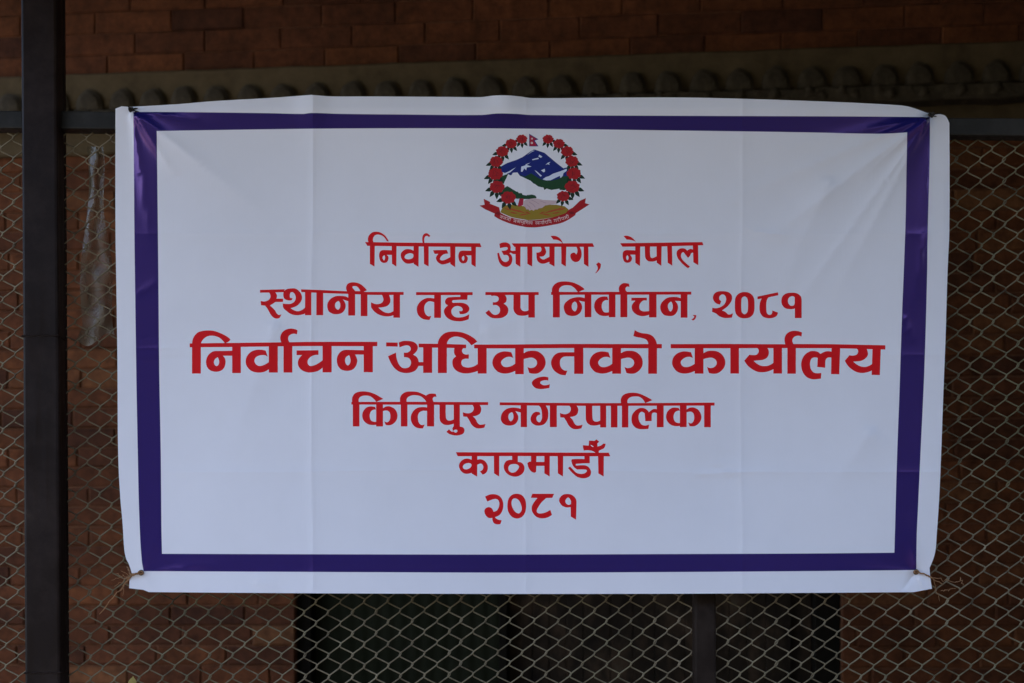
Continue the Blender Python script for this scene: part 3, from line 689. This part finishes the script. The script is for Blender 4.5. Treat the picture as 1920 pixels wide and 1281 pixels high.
EZ('emblem_hills', 'e_green', 890, 335, "640,330 700,230 790,175 900,250 1000,310 1040,318 1060,350 1130,348 1150,388 1240,408 1280,385 1370,373 1460,408 1490,465 1400,492 1100,494 1000,484 900,420 700,420")
EP('emblem_map', 'white', "946,345 948,338 950,333 954,327 957.5,330.5 962,324 970,323.5 975,330 980,332 986,335 994.7,339 1000,344 1004.8,346.7 1009.5,350 1019,352 1020.3,356.5 1025,353.7 1034,356.5 1040,355.5 1049,354 1049.5,373 1040,375.5 1020,373.5 1008,371 1003,366.5 997,365 990,366 984.5,365 980,362.5 972,360 962,355 951,349")
EP('emblem_base', 'e_gold', "938,398 944.6,385 964,384 990,388 1025,384 1043,384 1058.7,387 1066,392.8 1064,399 (1036.8,407.5 1013.4,411.5 990,413 983.7,412 960,407.5)")
for (x0, y0, x1, y1) in ((944, 390, 960, 395), (950, 388, 968, 397), (960, 391, 976, 399), (955, 398, 972, 401), (966, 393, 988, 401), (972, 404, 992, 401), (984, 396.5, 996, 402)):
    lens('emblem_base', 'e_wheat', x0, y0, x1, y1, 2.6); lens('emblem_base', 'e_wheat', 2006 - x0, y0, 2006 - x1, y1, 2.6)
EP('emblem_handshake', 'e_snow', "961,382 966,373.5 974,372.5 971.5,384")
EP('emblem_handshake', 'e_crim', "971,385 974,372.5 982,372.5 980.6,385 972,388")
EP('emblem_handshake', 'e_pink', "981,386 981,377.5 986,374.5 994,373 1002,371.8 1010,373.2 1018,375 1046,376.4 1046,382 1030,384.2 1022,385.6 1016.5,390 1010,391 1008,393 1003,393 1001,395.5 996.5,393.4 993,395.5 990.5,392.4 987,393 985.5,389.5")
for p in ([(996, 375), (1003, 378), (1011, 383)], [(992, 379), (999, 383), (1004, 389)], [(988, 384), (993, 388), (995, 392)], [(1013, 377), (1024, 381)]): stroke('emblem_handshake', 'e_dpink', p, 0.9)
for (x, y, r, sd, i) in flowers:
    rr = random.Random(i)
    angs = {0: (160, 120, 85, 50), 1: (165, 120, 85, 50), 2: (160, 120, 85, 50), 3: (158, 125, 92, 60), 4: (155, 125, 92, 50), 5: (160, 125, 90, 60), 6: (160, 120, 80, 45)}[i]
    for a in angs:
        a = math.radians(a); ca, sa = math.cos(a), math.sin(a)
        if sd > 0: ca = -ca
        lens('emblem_flower|%d|%d' % (sd, i), 'e_leaf', x + ca * r * .55, y + sa * r * .55, x + ca * r * 1.78, y + sa * r * 1.78, r * .56)
EP('emblem_ribbon', 'e_red', "936,389 938,399 (952,406 968,410.5 984,413 1000,413.2 1015,411.8 1031,409 1047,404.5) 1061,399.5 1067,393 1074,389.5 1087.6,376.4 1098.5,371.7 1097,381 1105.5,383.4 1094.6,390.4 1079.8,399.8 1078.6,403.7 (1056,417 1029,423.2 1005.6,426.4 990,426.4 983.7,425.6 960,420.5 936.8,411.5) 926.7,405.3 927.5,400.6 910,392.8 899,385.7 908.7,384 906.8,372.9 919,378.7 918.5,382.2")
EP('emblem_ribbon', 'e_dred', "927.5,400.6 934,396.5 938,399 936.5,403.5 931,402")
EP('emblem_ribbon', 'e_dred', "1079.8,399.8 1072,396.5 1066.5,397.5 1069,401.5 1075,401.5")
# motto on the ribbon: small pale letters on the curve (unit boxes: strokes in x 0..1, y 0..1 below the headline)
LT = dict(
    ja=[[(0, 0), (1, 0)], [(.8, 0), (.8, 1)], [(.8, .35), (.35, .35)], [(.15, .45), (.3, .8), (.55, .7), (.5, .4)]],
    na=[[(0, 0), (1, 0)], [(.8, 0), (.8, 1)], [(.8, .4), (.3, .4), (.2, .65), (.4, .75), (.45, .5)]],
    ii=[[(0, 0), (1, 0)], [(.5, 0), (.5, 1)], [(.5, 0), (.3, -.4), (-.1, -.45), (-.5, -.1)]],
    nma=[[(0, 0), (1, 0)], [(.1, .4), (.3, .4), (.3, .7), (.1, .6)], [(.45, 0), (.45, .75), (.6, .6)], [(.45, .45), (.85, .45)], [(.85, 0), (.85, 1)]],
    bhu=[[(0, 0), (1, 0)], [(.1, .2), (.3, .2), (.3, .7), (.15, .6)], [(.3, .55), (.8, .55)], [(.8, 0), (.8, 1)], [(.8, 1), (.4, 1.15), (.7, 1.4)]],
    mi=[[(0, 0), (1, 0)], [(.1, 0), (.1, 1)], [(.1, 0), (.3, -.4), (.7, -.3), (.8, 0)], [(.45, 0), (.45, .75), (.6, .6)], [(.45, .45), (.9, .45)], [(.9, 0), (.9, 1)]],
    shcha=[[(0, 0), (1, 0)], [(.1, .25), (.35, .2), (.3, .55), (.1, .5), (.3, .9)], [(.4, .3), (.7, .3), (.45, .6), (.85, .75)], [(.85, 0), (.85, 1)]],
    sva=[[(0, 0), (1, 0)], [(.1, .2), (.3, .3), (.1, .6), (.3, .95)], [(.3, .5), (.45, .5)], [(.85, .35), (.5, .4), (.55, .75), (.85, .65)], [(.85, 0), (.85, 1)]],
    rga=[[(0, 0), (1, 0)], [(.35, 0), (.35, .7), (.1, .65)], [(.6, 0), (.6, 1)], [(.9, 0), (.9, 1)], [(.9, 0), (.75, -.35), (1.05, -.4)]],
    da=[[(0, 0), (1, 0)], [(.6, 0), (.6, .25), (.25, .3), (.3, .7), (.6, .6), (.8, 1.0)]],
    pi=[[(0, 0), (1, 0)], [(.1, 0), (.1, 1)], [(.1, 0), (.3, -.4), (.7, -.3), (.8, 0)], [(.45, 0), (.45, .6), (.9, .65)], [(.9, 0), (.9, 1)]],
    ga=[[(0, 0), (1, 0)], [(.35, 0), (.4, .65), (.1, .7)], [(.8, 0), (.8, 1)]],
    ra=[[(0, 0), (1, 0)], [(.3, .1), (.6, .25), (.3, .5), (.7, 1.0)]],
    ya=[[(0, 0), (1, 0)], [(.2, .15), (.45, .3), (.15, .45), (.4, .75), (.8, .65)], [(.8, 0), (.8, 1)]],
    sa=[[(0, 0), (1, 0)], [(.15, .15), (.4, .3), (.15, .55), (.4, .95)], [(.3, .5), (.8, .5)], [(.8, 0), (.8, 1)]])
words = [('ja', 6), ('na', 6), ('na', 6), ('ii', 3), (None, 4), ('ja', 6), ('nma', 7.5), ('bhu', 6.5), ('mi', 7.5), ('shcha', 7.5), (None, 4.5), ('sva', 8), ('rga', 8), ('da', 5.5), ('pi', 7.5), (None, 4), ('ga', 6), ('ra', 4.8), ('ii', 3), ('ya', 6), ('sa', 6), ('ii', 3)]
tot = sum(w for _, w in words); cxr, cyr, Rr = 1002.0, 245.0, 171.0          # circle through the ribbon's middle
a0 = math.radians(90) + (tot / 2) / Rr * 1.04
pos = 0.0
def on_ribbon(u, v):
    a = a0 - u / Rr * 1.04; R_ = Rr + v
    return cxr + R_ * math.cos(a), cyr + (R_ * math.sin(a)) * 1.0 + 0.0
for key, w in words:
    if key:
        for st in LT[key]:
            stroke('emblem_motto', 'e_pale', [on_ribbon(pos + x * w, y * 5.4) for x, y in st], 0.85)
    pos += w
for (x, y, r, sd, i) in flowers:
    part = 'emblem_flower|%d|%d' % (sd, i); n = 44; rr = random.Random(i * 7 + sd); ph = rr.uniform(0, 6)
    pts = []
    for k in range(n):
        a = 2 * math.pi * k / n
        q = r * (0.95 + 0.05 * math.cos(7 * a + ph) + 0.05 * math.cos(11 * a + ph * 2) + (0.10 * max(0, math.cos(a - math.pi)) ** 3))
        pts.append((x + math.cos(a) * q * sd * 1.04, y + math.sin(a) * q * .90))
    POLYS.append((part, 'e_red', pts))
    for k in range(5):
        a = rr.uniform(0, 6.28); q = r * rr.uniform(.15, .6); b = a + rr.uniform(.8, 1.6)
        stroke(part, 'e_dred', [(x + math.cos(a) * q, y + math.sin(a) * q), (x + math.cos(b) * q * .5, y + math.sin(b) * q * .5), (x + math.cos(b + .9) * q, y + math.sin(b + .9) * q)], 0.9)
EP('emblem_flag', 'e_blue', "992.2,251 1009.6,261.5 1002.5,263.8 1009.6,274.6 992.2,274.6")
EP('emblem_flag', 'e_crim', "993.2,253.2 1006.6,261.2 1000,263 1007,273.6 993.2,273.6")
for (x, y, r) in ((997.4, 260.2, 2.0), (997.2, 268.2, 2.5)):
    POLYS.append(('emblem_flag', 'e_pale', [(x + math.cos(k * .5236) * r * (1 if k % 2 else .8), y + math.sin(k * .5236) * r * (1 if k % 2 else .8)) for k in range(12)]))

# ------------------------------------------------------------------ banner sheet
OUT = smooth_path("216.5,204 228,199.5 240,200.5 (255,200 335,195.3 403,189.6 503,184) 584,178 (621,180.8 700,181 860,182 902,182.2 925,179.5 949,178.9 976,181.2 996,184 1100,183.6 1278,183 1414,186 1582,192 1683,197.3 1706,200.7) 1738,212 1748,213 (1763,214.5 1773,218) 1780,231.5 (1780,430 1776.5,514 1773,631 1769,732 1764.5,855 1761.5,924 1756.5,1001 1753,1038) 1743,1065 1744,1081 1747.4,1104 1713,1110.5 (1500,1112 1280,1113.4 960,1113.8 638,1112.8 420,1111.5) 279,1110.3 268.5,1106 242,1103 243,1087 248.5,1080 (241.6,1058 236.6,1048 233,1031 230,984 225.5,934 221.5,852 220,665 218,530 216.5,430)")
RIDGES = [  # x0, y0, x1, y1, half width px, height m, fade
    (246, 206, 330, 330, 16, 0.0065), (246, 206, 285, 470, 13, 0.0050), (246, 206, 520, 420, 26, 0.0040), (246, 206, 420, 232, 9, 0.0016),
    (1746, 216, 1610, 340, 10, 0.0050), (1746, 216, 1400, 480, 20, 0.0062), (1746, 216, 1560, 560, 20, 0.0056), (1746, 216, 1460, 620, 16, 0.0044), (1746, 216, 1330, 390, 16, 0.0040), (1330, 872, 1398, 866, 6, 0.0012), (1352, 878, 1396, 904, 5, 0.0016), (1368, 900, 1400, 890, 5, -0.0012), (1746, 216, 1722, 560, 9, 0.0038), (1746, 216, 1420, 290, 20, 0.0025),
    (1738, 430, 1706, 600, 9, 0.0028), (1690, 590, 1716, 640, 8, 0.002),
    (228, 655, 350, 652, 6, 0.0030), (258, 676, 400, 672, 8, -0.0024), (250, 640, 300, 628, 8, -0.002), (250, 560, 300, 520, 12, 0.003),
    (265, 1074, 300, 980, 12, 0.0030), (265, 1074, 258, 940, 9, 0.0030), (265, 1074, 450, 1050, 10, 0.0015), (265, 1074, 250, 1100, 5, -0.005), (262, 1072, 285, 1106, 5, 0.004),
    (1718, 1072, 1700, 960, 12, 0.0034), (1718, 1072, 1690, 1108, 6, -0.0045), (1718, 1072, 1735, 1108, 6, 0.0035), (1718, 1072, 1560, 1060, 12, 0.0015),
    (520, 600, 430, 860, 40, 0.0030), (1560, 330, 1420, 640, 45, 0.003), (1640, 800, 1500, 1000, 50, 0.003), (900, 620, 1120, 560, 40, 0.0018),
    (1300, 890, 1480, 880, 9, 0.0014), (1390, 430, 1560, 455, 10, 0.0015), (560, 1072, 620, 1074, 8, 0.001), (470, 1085, 520, 1100, 12, 0.002)]
def relief(x, y):
    """metres towards the viewer, numpy arrays in photo pixels"""
    d = 0.004 * np.sin((x - 216) / 1560 * math.pi) * np.sin(np.clip((y - 180) / 930, 0, 1) * math.pi)
    d = d + 0.0048 * np.sin(x / 173 + y / 260) + 0.0024 * np.sin(x / 106 - y / 187 + 1.3) + 0.0010 * np.sin(y / 71 + x / 233)
    d = d + 0.0004 * np.sin(x / 41 + y / 63 + 2 * np.sin(y / 120)) + 0.0003 * np.sin(y / 33 - x / 57)
    for xc, A in ((585.5, 0.0021), (984.5, 0.0014), (1391, 0.0018)):
        d = d + A * np.exp(-np.abs(x - xc - 2 * np.sin(y / 150)) / 9)
    for yc, A in ((437, 0.0009), (664, 0.0009), (884, 0.0013)):
        d = d + A * np.exp(-np.abs(y - yc - 2 * np.sin(x / 190)) / 8)
    # pushed out by the rail along the top, falling back below it; the left side turns away
    yy = y - 207.0
    d = d + 0.022 * np.where(yy > 0, np.exp(-np.abs(yy) / 170), np.exp(-np.abs(yy) / 120)) * np.sin(np.clip((x - 216) / 1560, 0, 1) * math.pi) ** .35
    d = d - 0.016 * np.exp(-(x - 216) / 150) - 0.007 * np.exp(-(1780 - x) / 110)
    d = d + 0.020 * np.clip((y - 620) / 490, 0, 1.05) ** 2 * np.clip(np.sin((x - 216) / 1560 * math.pi), 0, 1) ** .5
    # corner pleats
    for (ex, ey, dx, dy, A, w, R) in ((246, 206, 40, 52, 0.0130, 12, 190), (1746, 216, -44, 46, -0.0060, 10, 170), (1746, 216, -30, 60, 0.0050, 14, 260), (246, 206, 40, 230, 0.0110, 14, 330)):
        L = math.hypot(dx, dy); al = ((x - ex) * dx + (y - ey) * dy) / L; pe = ((x - ex) * dy - (y - ey) * dx) / L
        ww = w * (0.5 + np.clip(al, 0, 400) / 160)
        d = d + A * (1 / (1 + np.exp(-np.clip(pe / ww, -30, 30))) - 0.5) * np.exp(-np.abs(pe) / (ww * 7)) * np.clip(al / 20, 0, 1) * np.exp(-np.clip(al, 0, None) / R)
    d = d + 0.010 * np.exp(-((x - 950) / 32) ** 2 - ((y - 180) / 40) ** 2) + 0.008 * np.exp(-((x - 584) / 26) ** 2 - ((y - 178) / 60) ** 2)
    for (x0, y0, x1, y1, w, A) in RIDGES:
        L2 = (x1 - x0) ** 2 + (y1 - y0) ** 2; t = ((x - x0) * (x1 - x0) + (y - y0) * (y1 - y0)) / L2; L = math.sqrt(L2)
        tc = np.clip(t, 0, 1); q = np.hypot(x - x0 - tc * (x1 - x0), y - y0 - tc * (y1 - y0))
        ww = w * (0.35 + 0.65 * tc)
        prof = np.sqrt((q / ww) ** 2 + 0.06) - math.sqrt(0.06)
        d = d + 1.5 * A * np.exp(-prof) * (1 - tc) ** .7 * np.clip(tc * L / 14, 0, 1) 
    # pulled back at the four eyelets
    for (ex, ey) in ((246, 206), (1746, 216), (265, 1074), (1718, 1072)):
        d = d - 0.010 * np.exp(-np.hypot(x - ex, y - ey) / 26)
    k = 0.0035; q = (d + 0.008) / k          # the rail and the wire stop it from behind
    return -0.008 + k * np.logaddexp(0.0, q)

def inside(poly, X, Y):
    px = np.array([p[0] for p in poly]); py = np.array([p[1] for p in poly]); r = np.zeros(X.shape, bool)
    qx, qy = np.roll(px, -1), np.roll(py, -1)
    for a, b, c, e in zip(px, py, qx, qy):
        if b == e: continue
        k = ((b > Y) != (e > Y)); r[k] ^= X[k] < (c - a) * (Y[k] - b) / (e - b) + a
    return r

pts = []; edges = []
def ring(poly):
    b = len(pts); n = len(poly)
    pts.extend(poly); edges.extend((b + i, b + (i + 1) % n) for i in range(n))
def dens(poly, step=14.0):
    out = []
    for i in range(len(poly)):
        (a, b), (c, e) = poly[i], poly[(i + 1) % len(poly)]; k = max(1, int(math.hypot(c - a, e - b) / step))
        out += [(a + (c - a) * j / k, b + (e - b) * j / k) for j in range(k)]
    return out
ring(dens(OUT))
for (_, _, p) in POLYS: ring(dens(p))
gx = list(np.arange(210, 1790, 9.0)); gy = list(np.arange(172, 1120, 9.0))
for xc in (585.5, 984.5, 1391): gx += [xc + k for k in (-6, -3, 0, 3, 6)]
for yc in (437, 655, 664, 884): gy += [yc + k for k in (-3, 0, 3)]
GX, GY = np.meshgrid(gx, gy); GX = GX.ravel(); GY = GY.ravel(); k = inside(OUT, GX, GY)
pts.extend(zip(GX[k].tolist(), GY[k].tolist()))
for (cx_, cy_, R_) in ((246, 206, 120), (1746, 216, 120), (265, 1074, 60), (1718, 1072, 60), (270, 660, 50)):
    q = np.arange(-R_, R_, 4.0); QX, QY = np.meshgrid(q + cx_ + .37, q + cy_ + .41); QX = QX.ravel(); QY = QY.ravel(); k = inside(OUT, QX, QY)
    pts.extend(zip(QX[k].tolist(), QY[k].tolist()))
res = delaunay_2d_cdt([Vector((x, y)) for x, y in pts], edges, [], 0, 1e-4)
V = np.array([(v.x, v.y) for v in res[0]]); T = np.array([f for f in res[2] if len(f) == 3])
C = V[T].mean(1)
keep = inside(OUT, C[:, 0], C[:, 1])
top = np.full(len(T), -1)
for i, (_, _, p) in enumerate(POLYS):
    xs = [q[0] for q in p]; ys = [q[1] for q in p]
    m = keep & (C[:, 0] > min(xs)) & (C[:, 0] < max(xs)) & (C[:, 1] > min(ys)) & (C[:, 1] < max(ys))
    ix = np.nonzero(m)[0]
    if len(ix): top[ix[inside(p, C[ix, 0], C[ix, 1])]] = i

e = 0.6
dz = relief(V[:, 0], V[:, 1])
gxn = (relief(V[:, 0] + e, V[:, 1]) - relief(V[:, 0] - e, V[:, 1])) / (2 * e * S)
gyn = (relief(V[:, 0], V[:, 1] + e) - relief(V[:, 0], V[:, 1] - e)) / (2 * e * S)
# surface y = -(d); normal towards the viewer
NRM = np.stack([-gxn, -np.ones_like(gxn), gyn], 1); NRM /= np.linalg.norm(NRM, axis=1)[:, None]
Yv = -dz
sc_ = (D + Yv) / F
P3 = np.stack([(V[:, 0] - 960) * sc_, Yv, EYE + (HY - V[:, 1]) * sc_], 1)
org = np.array(unproj(998, 1113, 0))
P3 = P3 - org

banner = empty('banner', tuple(org))
tag(banner, 'white vinyl banner with indigo border, red Devanagari lettering and round emblem, tied to the fence', 'banner')

def sheet_part(name, sel, mats_of, parent):
    tri = T[sel]; ids, inv = np.unique(tri.ravel(), return_inverse=True); tri2 = inv.reshape(-1, 3)
    a = P3[ids]
    # wind towards the viewer
    n = np.cross(a[tri2[:, 1]] - a[tri2[:, 0]], a[tri2[:, 2]] - a[tri2[:, 0]]); fl = n[:, 1] > 0
    tri2[fl] = tri2[fl][:, ::-1]
    keys = sorted(set(mats_of)); mi = [keys.index(k) for k in mats_of]
    o = mesh_obj(name, a.tolist(), tri2.tolist(), [M[k] for k in keys], parent, mi, smooth=True)
    o.data.normals_split_custom_set_from_vertices([tuple(x) for x in NRM[ids]])
    return o
part_of = np.array(['' if not k else ('sheet' if t < 0 else POLYS[t][0]) for t, k in zip(top, keep)])
mat_of = np.array(['white' if t < 0 else POLYS[t][1] for t in top])
sheet = sheet_part('sheet', np.nonzero(part_of == 'sheet')[0], list(mat_of[part_of == 'sheet']), banner)
names = []
for p in POLYS:
    if p[0] not in names and p[0] != 'sheet': names.append(p[0])
emb = None
order = [n for n in names if not n.startswith('emblem')] + ['emblem_ribbon'] + [n for n in names if n.startswith('emblem') and n != 'emblem_ribbon']
for nm in order:
    s = np.nonzero(part_of == nm)[0]
    if not len(s): continue
    clean = nm.split('|')[0].replace('emblem_', '')
    if nm.startswith('emblem'):
        if emb is None:
            emb = bpy.data.objects.new('emblem', None); emb.empty_display_size = 0.05; link(emb, banner)
        sheet_part(clean, s, list(mat_of[s]), emb)
    else:
        o = sheet_part('lettering' if nm.endswith('_line') else clean, s, list(mat_of[s]), banner)
        if nm.endswith('_line'):
            o["label"] = {'office_line': 'largest red line naming the election officer’s office', 'election_line': 'second red line, local level by-election with year',
                          'municipality_line': 'fourth red line naming the municipality', 'commission_line': 'small red top line naming the commission',
                          'district_line': 'short red line naming the district', 'year_line': 'red year in four numerals at the bottom'}[nm]
# hem: a folded edge a little behind the sheet so the vinyl has thickness
EY = [(247, 206.5), (1745, 216.5), (264.5, 1074), (1717.5, 1072.5)]
def sheet_point(px, py, lift=0.0):
    d = float(relief(np.array([px]), np.array([py]))[0]) + lift
    return unproj(px, py, -d)
for (px, py) in EY:
    c = sheet_point(px, py, 0.0012) - Vector(org); m = MB(); n = 20; R1, R2 = 0.0064, 0.0034
    rings = [(R1, 0.0), (R1 * .96, -0.0012), (R1 * .8, -0.0018), (R2 * 1.15, -0.0014), (R2, 0.0)]
    vs = [(c.x + r * math.cos(2 * math.pi * k / n), c.y + y, c.z + r * math.sin(2 * math.pi * k / n)) for r, y in rings for k in range(n)]
    fs = [(i * n + k, i * n + (k + 1) % n, (i + 1) * n + (k + 1) % n, (i + 1) * n + k) for i in range(4) for k in range(n)]
    fs.append(tuple(4 * n + k for k in range(n)))
    mi = [0] * (4 * n) + [1]
    mesh_obj('eyelet', vs, fs, [M['eyelet'], M['tie']], banner, mi, smooth=True)

# ------------------------------------------------------------------ ties
def wander(p, q, n, amp, seed):
    rr = random.Random(seed); out = []
    for i in range(n + 1):
        t = i / n; b = math.sin(t * math.pi)
        out.append(Vector(p).lerp(Vector(q), t) + Vector((rr.uniform(-1, 1), rr.uniform(-.6, .6), rr.uniform(-1, 1))) * amp * b)
    return out
def tie(px, py, mat, name, label, strands, loop_r, thick, seed, knots=2):
    m = MB(); c = sheet_point(px, py, 0.003); o0 = c.copy(); rr = random.Random(seed)
    for k in range(knots):                      # turns through the eyelet and round the wire behind
        a = rr.uniform(0, 6.28); pts_ = []
        for i in range(15):
            t = i / 14 * 2 * math.pi
            pts_.append(Vector((math.cos(t + a) * loop_r * (1 + .2 * k), -0.001 - 0.004 * math.sin(t * 2 + k) - .002, math.sin(t + a) * loop_r * .7)))
        m.tube(pts_, thick, 6)
    for i, (ax, ay, bx, by, yb, amp, th) in enumerate(strands):
        p = sheet_point(ax, ay, 0.003) - o0; q = unproj(bx, by, yb) - o0
        th *= 1.35
        m.tube(wander(p, q, 9, amp, seed * 31 + i), [th] * 9 + [th * .5], 5)
    ob = m.obj(name, mat, None, True); ob.location = o0
    tag(ob, label, 'tie', 'ties holding the banner corners')
    return ob
tie(247, 206.5, M['tie'], 'wire_tie', 'black wire knot in the upper left eyelet of the banner', [(247, 206, 240, 200, 0.0, .0015, .0012), (247, 206, 258, 203, -0.004, .001, .001), (244, 206, 262, 211, -0.006, .001, .0009)], 0.0045, 0.0013, 1)
tie(1745, 216.5, M['tie'], 'wire_tie', 'black wire knot in the upper right eyelet of the banner', [(1745, 216, 1752, 209, 0.0, .0015, .0012), (1745, 216, 1766, 213, -0.008, .001, .0010), (1740, 214, 1756, 219, -0.008, .001, .0009)], 0.0045, 0.0013, 2)
tie(264.5, 1074, M['twine'], 'jute_tie', 'frayed brown twine knot at the lower left corner with long loose ends',
    [(264, 1074, 247, 1080, -0.004, .001, .0013), (264, 1074, 243, 1077, 0.0, .001, .0013), (247, 1080, 238, 1062, 0.03, .002, .0012), (247, 1080, 236, 1084, 0.03, .002, .0012), (247, 1080, 186, 1152, 0.012, .003, .0009),
     (245, 1082, 214, 1100, 0.01, .004, .0005), (240, 1083, 208, 1088, 0.01, .004, .0004), (238, 1082, 216, 1076, 0.01, .004, .0005), (242, 1083, 222, 1112, 0.01, .004, .0005), (244, 1080, 226, 1070, 0.01, .003, .0004), (240, 1080, 230, 1118, 0.01, .003, .0004)], 0.0045, 0.0014, 3)
tie(1717.5, 1072.5, M['twine'], 'jute_tie', 'thin brown twine knot at the lower right corner curling over the wire',
    [(1718, 1072, 1735, 1077, -0.006, .001, .0013), (1735, 1077, 1748, 1084, -0.002, .001, .0013), (1745, 1083, 1768, 1096, 0.02, .003, .0010), (1748, 1084, 1790, 1092, 0.01, .004, .0006),
     (1790, 1092, 1806, 1088, 0.01, .002, .0006), (1806, 1098, 1800, 1082, 0.012, .003, .0006), (1750, 1086, 1762, 1128, 0.02, .003, .0005), (1764, 1108, 1792, 1104, 0.012, .004, .0006)], 0.0042, 0.0013, 4)

# ------------------------------------------------------------------ plastic strip and leaf caught on the fence
rr = random.Random(21); rows, cols = 64, 12; vs = []; fs = []
for i in range(rows + 1):
    t = i / rows; py = 275 + t * 362
    l = 163 - 10 * t + 6 * math.sin(t * 7) - (14 * max(0, t - .93) / .07); r = 190 + 27 * t + 4 * math.sin(t * 11 + 1)
    for j in range(cols + 1):
        u = j / cols; px = l + (r - l) * u
        y = 0.085 + 0.014 * math.sin(u * 9 + t * 6) + 0.008 * math.sin(t * 31 + u * 4) + 0.005 * math.sin(t * 17 - u * 13) + rr.uniform(-.0015, .0015)
        cut = 12 * math.sin(u * 5.5) * max(0, t - .9) / .1
        vs.append(unproj(px, py + cut, y))
        if i and j:
            b = i * (cols + 1) + j; fs.append((b - cols - 2, b - cols - 1, b, b - 1))
c = Vector(vs[0]); o = mesh_obj('plastic_strip', [v - c for v in vs], fs, M['plastic'], None, smooth=True); o.location = c
tag(o, 'torn cloudy plastic strip hanging behind the wire beside the dark post', 'plastic strip')
m = MB(); c = unproj(248, 1282, 0.02); vs = []; fs = []
for i in range(9):
    t = i / 8; w = 0.0085 * math.sin(min(1, t * 1.1) * math.pi) ** .8 + 0.0004
    z = 0.030 * (t - .4)
    vs += [(-w, 0.002 * math.cos(t * 3), z), (0, -0.003 * math.sin(t * 3), z), (w, 0.002 * math.cos(t * 3), z)]
    if i:
        b = 3 * i; fs += [(b - 3, b - 2, b + 1, b), (b - 2, b - 1, b + 2, b + 1)]
o = mesh_obj('dry_leaf', vs, fs, M['leaf'], None, smooth=True); o.location = c; o.rotation_euler = (0.2, 0.1, 0.3)
tag(o, 'small yellowed leaf caught in the wire below the banner', 'leaf')
